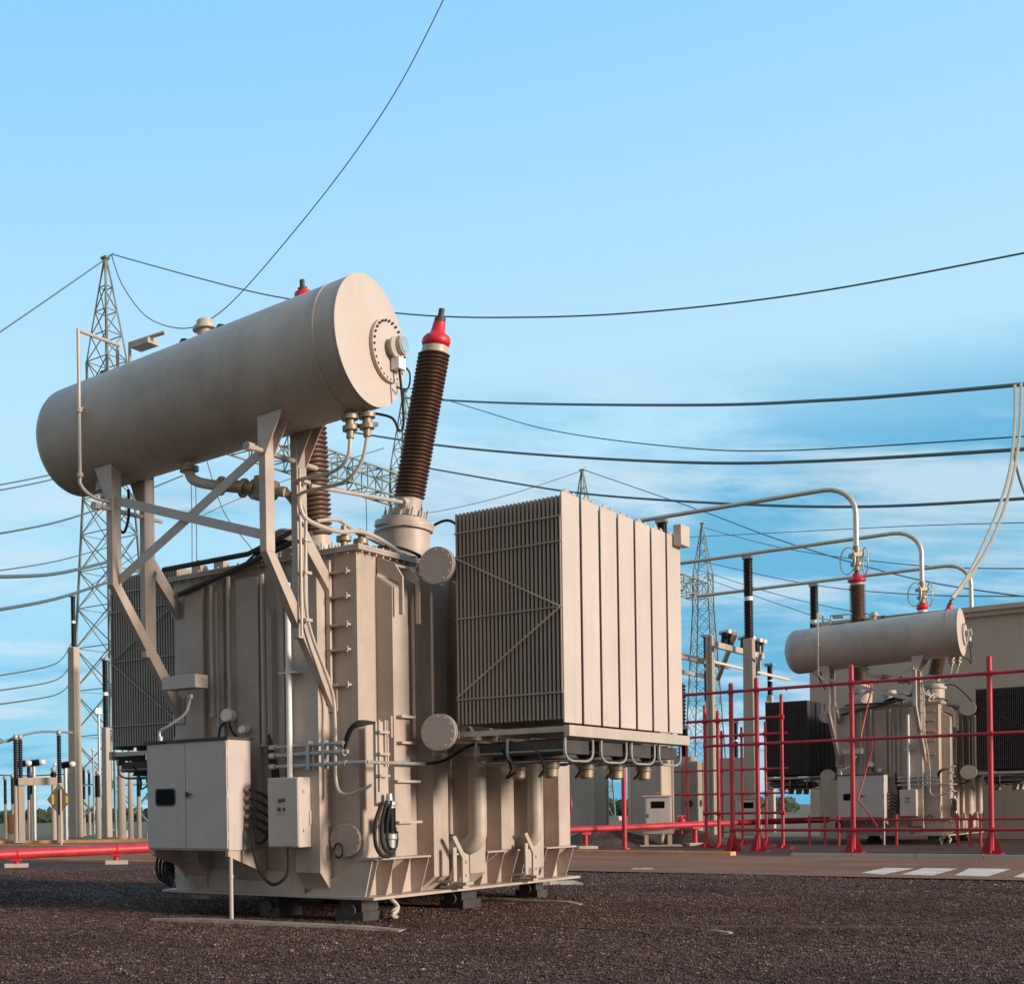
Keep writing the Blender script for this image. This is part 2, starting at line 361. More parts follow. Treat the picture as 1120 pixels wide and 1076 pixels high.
    for z in (3.25, 3.75, 4.1, 4.5, 4.85): m.box((-.10, .10, z), (-.002, .44, z+.03)); m.box((-.1, .10, z-.03), (-.08, .13, z+.06))
    m.build('climbing_bracket', 'pipe', t)
    # ---- conservator
    A = cons(-.91); B = cons(4.0); 
    pr = [(0, RC*.985), (.002, RC), (1, RC)]
    pr = [(x*.925, r) for x, r in pr]+[(.925+.075*math.sin(a), RC*math.cos(a)) for a in [R(x) for x in range(8, 91, 8)]]
    c = MB().lathe(pr, A, cons(4.72), 72).build('conservator', 'paint', t)
    d = (B-A).normalized()
    m = MB().lathe([(0, RC+.012), (1, RC+.012)], A+d*.30, A+d*.325, 72); m.build('weld_seam', 'pipe', c)
    MB().lathe([(0, RC+.006), (1, RC+.006)], A-d*.02, A, 72).build('end_plate', 'plate', c)
    cc = A+Vector((.37, 0, -.05)); rr = .415
    m = MB().lathe([(0, rr), (.45, rr), (.45, rr*.9), (1, rr*.9)], cc-d*.05, cc-d*.005, 40)
    m.lathe([(0, rr), (1, rr)], cc-d*.075, cc-d*.053, 40); m.build('inspection_cover', 'plate', c)
    m = MB()
    for k in range(28):
        an = 2*math.pi*k/28; q = cc+Vector((math.cos(an)*rr*.92, 0, math.sin(an)*rr*.92)); m.cyl(q-d*.092, q-d*.07, .017, 6)
    m.build('cover_bolts', 'dark', c)
    g = cc+Vector((.02, 0, .02))
    MB().lathe([(0, .14), (.3, .14), (.3, .10), (1, .10)], g-d*.17, g-d*.07, 20).build('gauge_body', 'pipe', c)
    g2 = g-d*.17+Vector((.10, 0, .04)); 
    MB().lathe([(0, .13), (1, .13)], g2-d*.06, g2, 24).build('level_gauge', 'pipe', c); MB().lathe([(0, .105), (1, .105)], g2-d*.07, g2-d*.058, 24).build('gauge_dial', 'dial', c)
    MB().box(g-d*.16+Vector((-.02, -.05, -.28)), g-d*.16+Vector((.16, .06, -.13))).build('junction_box', 'white', c)
    m = MB().tube(spl([g-d*.17+Vector((.06, 0, -.28)), g-d*.2+Vector((.08, 0, -.7)), g-d*.2+Vector((.06, -.02, -1.02)), g-d*.2+Vector((-.02, 0, -1.1)), g-d*.16+Vector((-.12, 0, -.95)), g-d*.05+Vector((-.16, .12, -.84))], 6), .017, 7)
    m.tube(spl([g-d*.17+Vector((.14, 0, -.2)), g-d*.22+Vector((.24, 0, -.3)), g-d*.2+Vector((.22, 0, -.5)), g-d*.1+Vector((.10, 0, -.48))], 6), .013, 6); m.build('gauge_cable', 'black', c)
    # fittings on top of it
    q = cons(1.77, 0, RC-.03)
    MB().lathe([(0, .10), (.5, .10), (.5, .17), (.62, .17), (.62, .12), (.9, .11), (1, .03)], q, q+Vector((0, 0, .34)), 16).build('top_valve', 'pipe', c)
    for v in (1.48, 2.15, 3.75): q = cons(v, 0, RC-.02); m = MB(); m.cyl(q, q+Vector((0, 0, .14)), .05, 8); m.cyl(q+Vector((0, -.06, .1)), q+Vector((0, .06, .1)), .035, 8); m.build('lifting_eye', 'dark', c)
    MB().tube([cons(v, 0, RC+.045) for v in (.2, 1.3, 2.4, 3.2)], .012, 6).build('safety_line', 'dark', c)
    # equaliser pipe down the far end
    m = MB(); x = -2.02
    m.tube([(-1.1, 3.45, cons(3.45).z+RC-.02), (-1.1, 3.45, 8.62), (-1.12, 3.4, 8.64), (x+.02, 3.4, 8.64)], .028, 8)
    m.tube(spl([(x, 3.4, 8.66), (x, 3.4, 8.0), (x, 3.4, 6.6), (x+.02, 3.4, 6.35), (x+.2, 3.3, 6.18), (x+.5, 3.2, 6.14)], 5), .026, 8)
    for z in (7.45, 6.5): m.cyl((x, 3.4, z-.03), (x, 3.4, z+.03), .05, 10)
    m.cyl((x, 3.4, 7.5), (-1.9, 3.4, 7.5), .018, 6); m.build('equaliser_pipe', 'pipe', c)
    m = MB(); m.tube([(-1.1, 3.2, 8.3), (-1.1, 3.2, 8.62), (-1.1, 2.5, 8.60)], .03, 8); m.box((-1.2, 2.75, 8.50), (-.95, 3.1, 8.58)); m.build('vent_pipe', 'pipe', c)
    # drain fitting and cable at the far end
    q = cons(3.6, -.1, -RC)
    MB().lathe([(0, .12), (.4, .12), (.4, .19), (1, .19)], q+Vector((0, 0, -.2)), q+Vector((0, 0, .06)), 14).build('drain_flange', 'pipe', c)
    MB().tube(spl([q+Vector((.02, 0, -.18)), q+Vector((0, -.12, -.5)), q+Vector((0, -.30, -.78)), q+Vector((0, -.42, -.55)), q+Vector((0, -.42, -.15))], 6), .022, 7).build('drain_hose', 'black', c)
    # ---- two support frames
    for i, v in enumerate((.44, 3.21)):
        f = MB(); w = .2; th = .11; uo, ui = -1.5, -.74; zo = 4.98 if i == 0 else 4.9
        f.box((uo-w/2, v-th/2, zo), (uo+w/2, v+th/2, cons(v).z-.72))
        f.prism([(uo-w/2, v-th/2, zo), (uo+w/2, v-th/2, zo), (-.02, v-th/2, 3.28), (-.02, v-th/2, 2.93), ], (0, th, 0))
        f.box((ui-w/2-.02, v-th/2+.004, 3.88), (ui+w/2+.02, v+th/2-.004, cons(v).z-.78))
        f.prism([(ui+w/2+.02, v-th/2, 5.40), (ui+w/2+.02, v-th/2, 5.10), (-.02, v-th/2, 4.55), (-.02, v-th/2, 4.80)], (0, th, 0))
        f.box((-.04, v-.12, 2.9), (-.001, v+.12, 3.3))
        fr = f.build('support_frame', 'paint', t, bevel=.006)
        for uu in (uo, ui):
            s = MB()
            zz = cons(v).z-math.sqrt(RC**2-(uu-UC)**2)
            for q in (-1, 1):
                s.prism([(uu+q*.09, v-.06, zz-.48), (uu+q*.09, v+.06, zz-.48), (uu+q*.09, v+.06, zz+.03), (uu+q*.09, v-.34, zz+.05), ] if i == 0 else
                        [(uu+q*.09, v-.06, zz-.48), (uu+q*.09, v+.06, zz-.48), (uu+q*.09, v+.28, zz+.04), (uu+q*.09, v-.06, zz+.04)], (.02*q, 0, 0))
            s.box((uu-.089, v-.05, zz-.47), (uu+.089, v+.05, zz)); s.build('saddle', 'paint', fr)
    # cross bracing between the frames
    m = MB(); v0, v1 = .50, 3.15; uo = -1.5
    m.bar((uo-.02, v1, 6.16), (uo-.02, v0, 5.22), .025, .13); m.bar((uo+.04, v1, 4.98), (uo+.04, v0, 6.38), .025, .13); m.build('cross_brace', 'paint2', t)
    m = MB(); m.tube([(-1.95, .44, 6.32), (-.3, .44, 6.32)], .035, 8); m.tube([(-1.78, 3.21, 6.03), (-.4, 3.21, 6.03)], .035, 8)
    for v, z in ((.44, 6.32), (3.21, 6.03)): m.cyl((-1.95, v, z), (-1.82, v, z), .06, 8)
    m.build('conduit_arm', 'pipe', t)
    MB().tube([(-.62, 3.0, 5.22), (-.62, 1.4, 5.22), (-.4, .7, 5.5)], .04, 8).build('cable_conduit', 'dark', t)
    MB().tube([(-.14, 3.1, 4.90), (-.16, 1.7, 5.20), (-.2, .6, 5.45)], .045, 8).build('cable_tray', 'dark', t)
    # ---- oil pipe with relay between conservator and tank
    m = MB(); z0 = cons(2.1).z-RC
    m.tube(spl([(-1.1, 2.08, z0+.05), (-1.1, 2.08, z0-.16), (-1.1, 1.95, z0-.30), (-1.05, 1.6, z0-.42), (-1.0, 1.2, z0-.52), (-.9, .55, z0-.68)], 5), .075, 12)
    m.tube(spl([(-.9, .55, z0-.68), (-.6, .6, z0-.8), (-.3, .75, z0-1.05), (-.05, .78, 5.2)], 5), .055, 12)
    pp = m.build('oil_pipe', 'pipe', t)
    m = MB(); m.cyl((-1.1, 2.08, z0-.13), (-1.1, 2.08, z0-.07), .14, 16)
    dd = Vector((.07, -.42, -.11)).normalized()
    for k in (1.55, 1.18, 1.02, .86, .7): q = Vector((-1.05+.1*(1.6-k), k, z0-.42-.25*(1.6-k))); m.cyl(q-dd*.025, q+dd*.025, .135, 14)
    m.cyl((-1.05, 1.55, z0-.42), (-.95, .7, z0-.64), .09, 12); q = Vector((-.98, .94, z0-.60)); m.cyl(q, q+Vector((0, 0, .2)), .07, 10); m.box(q-Vector((.1, .08, .12)), q+Vector((.1, .08, .12))); m.build('gas_relay', 'brass', pp)
    # ---- thin pipes and valves at the near end of the conservator
    m = MB()
    q1 = cons(-.62, -.02, -RC); q2 = cons(-.80, .1, -RC)
    for q in (q1, q2):
        m.lathe([(0, .05), (.25, .05), (.25, .10), (.4, .10), (.4, .06), (.6, .06), (.6, .11), (.75, .11), (.75, .05), (1, .05)], q+Vector((0, 0, -.34)), q+Vector((0, 0, .06)), 12)
        m.cyl(q+Vector((0, 0, -.16)), q+Vector((.16, -.05, -.16)), .03, 8)
    m.build('drain_valve', 'brass', t)
    m = MB()
    m.tube(spl([q1+Vector((0, 0, -.34)), q1+Vector((0, .05, -.6)), q1+Vector((.02, .3, -.72)), q1+Vector((.02, .75, -.72)), (-.95, .40, 6.0)], 6), .026, 8)
    m.tube(spl([q2+Vector((0, 0, -.34)), q2+Vector((0, .1, -.66)), q2+Vector((.02, .4, -.86)), (-.85, .35, 5.85), (-.80, .30, 5.6), (-.80, .30, 5.2), (-.8, .30, 4.2), (-.4, .28, 3.45), (-.2, .28, 3.1), (-.2, .25, 2.6), (-.2, .25, 1.9), (-.2, .1, 1.72), (-.25, -.25, 1.80), (-.25, -.35, 1.85)], 6), .024, 8)
    m.tube([(-.88, .33, 6.2), (-.88, .33, 3.9)], .02, 8)
    for z in (6.0, 5.2, 4.75, 4.1): m.box((-.86, .27, z), (-.70, .36, z+.04))
    m.build('drain_pipe', 'pipe', t)
    m = MB()
    m.tube(spl([(-.92, .33, 5.8), (-.85, .3, 5.55), (-.6, .25, 5.45), (-.1, .2, 5.42), (.4, .2, 5.50), (.9, .2, 5.48), (1.5, .15, 5.33)], 6), .032, 8)
    m.tube(spl([(-.6, .25, 5.5), (0, .3, 5.62), (.5, .4, 5.6), (1.1, .3, 5.45), (1.9, .2, 5.33)], 6), .026, 8)
    m.tube([(-.62, .33, 6.0), (2.05, .4, 6.22)], .03, 8); m.cyl((1.98, .4, 6.2), (2.1, .4, 6.23), .08, 10)
    m.build('roof_conduit', 'pipe', t)
    m = MB().tube(spl([(.9, .3, 5.35), (1.4, .15, 5.40), (1.9, .05, 5.32), (1.6, .1, 5.27)], 6), .022, 7); m.build('roof_cable', 'black', t); MB().tube(spl([(2.75, .3, 5.95), (2.75, .0, 5.98), (2.6, -.4, 5.6), (2.4, -.8, 5.0)], 6), .022, 7).build('turret_cable', 'black', t)
    for u, v in ((.25, .35), (.62, .3)):
        m = MB(); m.lathe([(0, .1), (.15, .1), (.15, .05), (.4, .05), (.4, .11), (.6, .11), (.6, .04), (1, .04)], (u, v, 5.21), (u, v, 5.58), 12); m.cyl((u-.12, v, 5.5), (u+.12, v, 5.5), .02, 6); m.build('roof_valve', 'brass', t)
    for u, v in ((.15, 2.9), (.2, 2.5), (.15, 1.5), (.15, 1.2), (.3, .9)):
        m = MB(); m.box((u-.09, v-.09, 5.215), (u+.09, v+.09, 5.36)); m.cyl((u, v, 5.36), (u, v, 5.45), .05, 10); m.build('roof_fitting', 'pipe', t)
    m = MB(); m.tube(spl([(0, 1.35, 5.25), (-.2, 1.25, 5.5), (-.25, 1.0, 5.55), (-.1, .7, 5.42)], 5), .035, 8); m.build('roof_hose', 'pipe', t)
    m = MB()
    for q in range(5): m.tube(spl([(-.05, 1.45+.1*q, 5.24), (-.15, 1.3, 5.34+.03*q), (-.1, .9, 5.36), (-.15, .6, 5.30)], 5), .02, 6)
    m.build('roof_cable_bundle', 'black', t)
    # manhole turret on the roof between the frames
    MB().lathe([(0, .2), (.7, .2), (.7, .27), (1, .27)], (1.1, 1.8, 5.21), (1.1, 1.8, 5.8), 20).build('roof_turret', 'paint', t)
    # ---- bushings
    bushing(t, (2.42, .52, 6.36), (2.54, .12, 8.56), .245, 5.21, .40, .15, 38)
    tB = bushing(t, (4.25, 3.42, 6.5), (3.95, 3.42, 10.42), .30, 5.21, .42, .23, 46)
    # ---- radiator banks
    make_radiator_bank(t, -1.00, -2.48, -1)
    make_radiator_bank(t, 4.07, 5.55, 1)
    MB().box((5.05, -2.64, 5.52), (5.42, -2.52, 5.84)).build('terminal_box', 'plate', t, bevel=.01)
    # ---- control cabinet
    cb = MB().box((-1.0, 1.53, .94), (-.45, 3.05, 2.54)).build('control_cabinet', 'paint2', t, bevel=.012)
    MB().box((-1.05, 1.50, 2.541), (-.40, 3.08, 2.575)).build('cabinet_roof', 'dark', cb)
    for a, b in ((1.545, 2.295), (2.305, 3.035)): MB().box((-1.022, a, .97), (-1.001, b, 2.52)).build('cabinet_door', 'paint2', cb, bevel=.004)
    m = MB(); n = 20
    def rrect(y0, y1, z0, z1, r, x, dx):
        pts = []
        for (cy, cz, a0) in ((y1-r, z1-r, 0), (y0+r, z1-r, 90), (y0+r, z0+r, 180), (y1-r, z0+r, 270)):
            for a in range(0, 91, 30): pts.append((x, cy+r*math.cos(R(a0+a)), cz+r*math.sin(R(a0+a))))
        return MB().prism(pts, (dx, 0, 0))
    rrect(2.49, 2.87, 1.60, 1.86, .05, -1.035, .012).build('window_frame', 'dark', cb); rrect(2.51, 2.85, 1.62, 1.84, .04, -1.04, .006).build('window', 'glass', cb)
    m = MB(); m.box((-1.05, 2.24, 1.72), (-1.02, 2.28, 1.80)); m.box((-1.06, 2.16, 1.755), (-1.045, 2.28, 1.775)); m.build('door_handle', 'dark', cb)
    for z in (1.15, 1.75, 2.35):
        for y in (1.535, 3.045): MB().cyl((-1.03, y, z-.05), (-1.03, y, z+.05), .012, 8).build('door_hinge', 'galv', cb)
    for i in range(5): z = 1.30+.13*i; MB().cyl((-.62, 1.53, z), (-.62, 1.44, z), .035, 10).build('cable_gland', 'brass', cb)
    m = MB()
    for i in range(5):
        z = 1.30+.13*i; a = 1.44
        m.tube(spl([(-.62, a, z), (-.60, a-.10, z-.03), (-.50, a-.22, z-.12), (-.35, a-.30, z-.2-.02*i)], 5), .022, 7)
    m.tube(spl([(-.62, 1.44, 1.32), (-.66, 1.38, 1.15), (-.66, 1.30, .75), (-.66, 1.12, .50), (-.66, .95, .47), (-.62, .80, .62), (-.6, .78, .98)], 7), .024, 8)
    m.tube(spl([(-.62, 1.44, 1.45), (-.64, 1.40, 1.2), (-.6, 1.32, 1.05), (-.5, 1.24, 1.12), (-.42, 1.2, 1.5), (-.3, 1.25, 2.0), (-.2, 1.35, 2.3)], 6), .022, 7)
    for i in range(4): m.tube(spl([(-.28, 1.32-.02*i, 2.62-.05*i), (-.32, 1.30-.03*i, 2.3), (-.34, 1.22-.03*i, 2.05), (-.3, 1.17, 1.9-.05*i)], 5), .02, 6)
    m.build('cable_loom', 'black', t)
    for (v0, v1) in ((2.95, 3.0), (1.56, 1.61)): MB().prism([(-.98, v0, .938), (-.05, v0, .938), (-.05, v0, .62), (-.2, v0, .62), (-.98, v0, .86)], (0, v1-v0, 0)).build('cabinet_bracket', 'paint', t)
    m = MB().cyl((-.9, 1.58, GZ), (-.9, 1.58, .94), .03, 12); m.cyl((-.9, 1.58, .55), (-.9, 1.58, .59), .038, 12); m.build('earth_conduit', 'pipe', t)
    m = MB()
    for k in range(4): m.tube([(-.62+.07*k, 3.12+.10*math.cos(2*math.pi*q/14)*(1-.1*k), .66+.20*math.sin(2*math.pi*q/14)-.03*k) for q in range(15)], .022, 6)
    m.tube([(-.65, 3.12, .84), (-.36, 3.12, .84)], .025, 6)
    m.build('hose_coil', 'black', t)
    # pipe bend by the cabinet
    m = MB().tube(spl([(-.75, 3.0, 2.60), (-.75, 3.0, 2.74), (-.72, 2.85, 2.82), (-.6, 2.62, 3.0), (-.55, 2.56, 3.25)], 6), .022, 8); m.cyl((-.75, 3.0, 2.58), (-.75, 3.0, 2.66), .045, 10); m.cyl((-.55, 2.56, 3.22), (-.55, 2.56, 3.28), .05, 10); m.build('cabinet_pipe', 'galv', t)
    m = MB().box((-.75, 2.30, 3.36), (-.45, 2.95, 3.56)); m.build('bracket_box', 'paint2', t, bevel=.008)
    # ---- gauges between the stiffeners
    for v, z, r in ((2.12, 2.95, .10), (1.83, 2.72, .06)):
        MB().lathe([(0, r), (.8, r), (.8, r*.85), (1, r*.85)], (-.12, v, z), (-.28, v, z), 18).build('temperature_gauge', 'white', t)
    m = MB().tube(spl([(-.2, 2.3, 2.6), (-.22, 2.25, 2.78), (-.2, 2.12, 2.86), (-.2, 2.05, 2.7), (-.2, 1.95, 2.62)], 5), .018, 6); m.build('gauge_capillary', 'black', t)
    # thin vertical pipes on the long face
    for v, z0, z1, r in ((2.44, 3.0, 4.95, .028), (2.34, 2.85, 4.85, .016), (2.12, 2.85, 5.05, .025), (1.50, 2.5, 5.0, .028), (1.40, 2.58, 4.5, .018), (1.36, 2.3, 4.4, .014)):
        m = MB().cyl((-.15, v, z0), (-.15, v, z1), r*1.25, 8); m.cyl((-.15, v, z0-.05), (-.15, v, z0), r*1.9, 8); m.build('sensor_conduit', 'pipe', t)
    m = MB().cyl((-.42, .87, 1.98), (-.42, .87, 4.75), .042, 12)
    m.cyl((-.42, .87, 3.48), (-.42, .87, 3.52), .05, 10); m.box((-.46, .72, 3.46), (-.1, 1.02, 3.48)); m.build('main_conduit', 'white', t)
    # ---- small junction box
    jb = MB().box((-.60, .61, .985), (-.20, 1.13, 1.975)).build('junction_box', 'paint2', t, bevel=.01)
    MB().box((-.615, .62, 1.0), (-.601, 1.12, 1.96)).build('box_door', 'paint2', jb, bevel=.003)
    m = MB().box((-.622, .80, 1.45), (-.616, .98, 1.70)); m.build('rating_plate', 'label', jb)
    for a, b, z in ((.82, .86, 1.5), (.88, .94, 1.62), (.82, .87, 1.63), (.9, .95, 1.5)): MB().box((-.628, a, z), (-.6225, b, z+.05)).build('plate_symbol', 'dark', jb)
    for q in (((-.50, .595, 1.75), (-.42, .61, 1.80)), ((-.50, .595, 1.2), (-.42, .61, 1.25)), ((-.35, .595, 1.3), (-.3, .61, 1.5))): MB().box(*q).build('box_clip', 'pipe', jb)
    # ---- conduits running round the corner
    m = MB()
    for z, e, r in ((2.42, -.02, .026), (2.30, -.06, .032), (2.14, -.35, .03)):
        m.cyl((-.38, 1.22, z), (-.38, e, z+.01), r, 10); m.cyl((-.38, .12+e*.1, z), (-.38, .0+e*.1, z), r*1.7, 10); m.cyl((-.38, 1.24, z), (-.38, 1.14, z), r*1.5, 10)
    m.cyl((-.38, -.35, 2.15), (1.15, -.38, 2.15), .026, 10)
    for v in (.55, .3): m.box((-.42, v, 2.08), (-.302, v+.05, 2.48)) 
    m.build('conduit_run', 'galv', t)
    m = MB()
    for i in range(4): m.tube(spl([(-.38, .0, 2.42-.04*i), (-.36, -.06-.02*i, 2.60), (-.3, -.18-.02*i, 2.72-.02*i), (-.1, -.33, 2.70)], 5), .016, 6)
    m.build('flexible_cable', 'black', t)
    MB().tube(spl([(1.15, -.38, 2.15), (1.4, -.55, 2.2), (1.75, -.8, 2.42), (2.0, -1.0, 2.45)], 5), .024, 7).build('flexible_cable', 'black', t); m = MB()
    m.tube(spl([(2.1, -1.1, 2.45), (2.2, -1.5, 2.2), (2.6, -1.7, 2.1), (3.0, -1.4, 2.35)], 5), .02, 7)
    m.build('flexible_cable', 'black', t)
    # ---- terminal column with dehydrating breather
    m = MB(); x, y = .0, -.36
    for dx in (-.06, .10, .16): m.cyl((x+dx, y, 1.75 if dx < 0 else 2.1), (x+dx, y, 2.74), .016, 8)
    m.box((-.12, -.34, 1.55), (.2, -.30, 2.72)); 
    for z in (2.55, 2.25, 1.95): m.box((-.14, -.42, z), (.12, -.33, z+.035))
    m.box((.16, -.42, 2.5), (.2, -.34, 2.8)); m.build('pipe_rack', 'pipe', t)
    br = MB().lathe([(0, .03), (.05, .075), (.2, .08), (.22, .10), (.3, .10), (.32, .075), (.78, .075), (.80, .10), (.86, .10), (.88, .05), (1, .04)], (.05, -.44, .92), (.05, -.44, 1.72), 16).build('breather', 'galv', t)
    MB().cyl((.05, -.44, 1.17), (.05, -.44, 1.52), .082, 16).build('breather_glass', 'glass', br)
    m = MB().tube(spl([(-.1, -.42, 1.6), (-.28, -.42, 1.35), (-.30, -.42, 1.05), (-.15, -.42, .88), (.1, -.42, .86), (.22, -.42, 1.0), (.22, -.42, 1.25)], 6), .026, 8)
    m.tube(spl([(-.05, -.46, 1.62), (-.2, -.46, 1.3), (-.18, -.46, 1.02), (0, -.46, .90), (.18, -.46, 1.0), (.2, -.46, 1.2)], 6), .022, 8)
    m.tube(spl([(-.0, -.5, 1.62), (-.12, -.5, 1.3), (-.10, -.5, 1.02), (.05, -.5, .96), (.15, -.5, 1.1)], 6), .02, 8); m.build('breather_hose', 'black', t)
    MB().box((.24, -.30, 1.2), (.42, -.275, 1.42)).build('yellow_plate', 'yellow', t)
    # ---- hatch on the long face
    hc = (-.0, .20, 1.12)
    m = MB().cyl((-.075, .20, 1.08), (-.002, .20, 1.08), .24, 28)
    for k in range(14):
        an = 2*math.pi*k/14; m.cyl((-.09, .20+.215*math.cos(an), 1.08+.215*math.sin(an)), (-.07, .20+.215*math.cos(an), 1.08+.215*math.sin(an)), .014, 6)
    m.build('hand_hole_cover', 'paint', t)
    MB().tube([(-.12, .28+.07*math.cos(2*math.pi*q/16), .93+.10*math.sin(2*math.pi*q/16)) for q in range(15)], .014, 6).build('earthing_lead', 'black', t)
    for u in (3.62, 4.6): MB().box((u, -.29, 1.95), (u+.04, -.272, 1.99))
    return t, tB
T1, tB = make_transformer(O1, 'nearest beige transformer filling the left half, a long board on the gravel before it')
T2 = copy_tree(T1); T2.location = O2
def recolour(o):
    for c in o.children:
        if c.name.split('.')[0] in ('radiator', 'outer_plate', 'tie_rod'):
            k = c.data.name+'_dark'; me = bpy.data.meshes.get(k)
            if me is None: me = c.data.copy(); me.name = k; me.materials.clear(); me.materials.append(M['charcoal'])
            c.data = me
        recolour(c)
recolour(T2)
for c in T2.children:                      # the distant unit's left bank stands farther out
    if c.type == 'MESH' and sum(q[1] for q in c.bound_box)/8 > 3.95: c.location.y += .5
tag(T2, 'smaller distant beige transformer behind the red pipe frame and in front of the concrete wall')

# ============================================================ ground, road, kerbs
def poly(name, pts, m, z, label, cat=None):
    mb = MB(); mb.add([(p[0], p[1], z) for p in pts], [tuple(range(len(pts)))])
    return structure(mb.build(name, m), label, cat or name)
mb = MB(); mb.add([(-3000, -300, GZ-.05), (3000, -300, GZ-.05), (3000, 5000, GZ-.05), (-3000, 5000, GZ-.05)], [(0, 1, 2, 3)])
structure(mb.build('ground', 'grass'), 'flat field of dry grass and brown earth reaching the horizon', 'ground')
def line(x, y, s): p = G(x, y); return p+V*s
near = [G(800, 957)+V*s for s in (-40, 90)]; far = [G(866, 937)+V*s for s in (-40, 90)]
# gravel yard with a gently uneven surface
mb = MB(); nx, ny = 150, 110; x0, x1, y0, y1 = -14., 46., 4., 62.
vs = []
for j in range(ny+1):
    for i in range(nx+1):
        x = x0+(x1-x0)*i/nx; y = y0+(y1-y0)*(j/ny)**1.4
        z = GZ+.006*math.sin(x*1.3+y*.7)+.008*math.sin(x*.5-y*1.1)
        vs.append((x, y, z))
fs = [(j*(nx+1)+i, j*(nx+1)+i+1, (j+1)*(nx+1)+i+1, (j+1)*(nx+1)+i) for j in range(ny) for i in range(nx)]
mb.add(vs, fs); o = mb.build('gravel_yard', 'gravel'); structure(o, 'dark brown gravel yard around the transformers', 'gravel')
# road (a strip lying on the gravel), kerbs and crossing
zr = GZ+.030
poly('road', [near[0], near[1], far[1], far[0]], 'asphalt', zr, 'brown asphalt service road behind the near transformer', 'road')
def kerb(name, a, b, w, h, m, label):
    mb = MB(); a = Vector((a.x, a.y, 0)); b = Vector((b.x, b.y, 0)); d = (b-a).normalized(); n = Vector((-d.y, d.x, 0))*w/2
    L = (b-a).length; k = max(1, int(L/1.5))
    for i in range(k):
        p = a+d*(L*i/k+.008); q = a+d*(L*(i+1)/k-.008); j = random.uniform(-.006, .006)
        mb.hull8([p-n+Vector((0,0,GZ-.1)), p+n+Vector((0,0,GZ-.1)), q+n+Vector((0,0,GZ-.1)), q-n+Vector((0,0,GZ-.1))], [p-n*.8+Vector((0,0,GZ+h+j)), p+n*.8+Vector((0,0,GZ+h+j)), q+n*.8+Vector((0,0,GZ+h+j)), q-n*.8+Vector((0,0,GZ+h+j))])
    return structure(mb.build(name, m), label, 'kerb')
fk = G(866, 937)
kerb('kerb', fk+V*-25, fk+V*.0, .22, .13, 'conc', 'pale concrete kerb along the far edge of the road in front of the red frame')
kerb('kerb', fk+V*1.6, fk+V*60, .6, .14, 'kerb', 'kerb tinted with orange light along the far edge of the road, left of the gap')
nk = G(800, 957)
kerb('kerb', nk+V*5.5, nk+V*80, .4, .07, 'kerb', 'low edging tinted with orange light along the near edge of the road')
kq = G(-60, 922); kq2 = G(200, 919)
kerb('kerb', kq, kq2, .25, .12, 'kerb', 'kerb tinted with orange light behind the thick red pipe at far left')
mk = [[(942, 954), (966, 956), (1000, 949.2), (968, 948.6)], [(986, 955.5), (1020, 957), (1048, 949.4), (1010, 948.9)], [(1044, 956.8), (1080, 958.2), (1106, 949.8), (1060, 949.2)], [(1108, 958.8), (1150, 960.2), (1180, 951), (1128, 950.6)]]
for q, w in zip(mk, ('leftmost white stripe of the road crossing', 'second white crossing stripe from the left', 'third white crossing stripe, right of middle', 'white crossing stripe cut by the right edge')):
    poly('crossing_stripe', [G(x, y, zr+.004) for x, y in q], 'mark', zr+.004, w, 'road marking')
# raised gravel bank across the road
def bank(cx, cy, rx, ry, h, label):
    mb = MB(); n = 24; k = 40; vs = []; fs = []
    for j in range(n+1):
        for i in range(k):
            a = 2*math.pi*i/k; r = j/n; ww = 1+.18*math.sin(3*a+cx)+.1*math.sin(7*a)
            x = cx+rx*r*math.cos(a)*ww; y = cy+ry*r*math.sin(a)*ww
            vs.append((x, y, GZ-.02+h*(.5+.5*math.cos(math.pi*min(1, r)))*(1+.15*math.sin(x*2.1)*math.cos(y*1.7))))
    for j in range(n):
        for i in range(k): fs.append((j*k+i, j*k+(i+1)%k, (j+1)*k+(i+1)%k, (j+1)*k+i))
    mb.add(vs, fs); return structure(mb.build('gravel_bank', 'gravel'), label, 'gravel')
c = G(664, 925); bank(c.x, c.y+.5, 2.5, 2.6, .75, 'low bank of brown gravel beyond the road, left of the small grey kiosk')
c = G(772, 924); bank(c.x, c.y+1, 2.2, 2.6, .62, 'low bank of dark gravel beyond the road, right of the small grey kiosk')

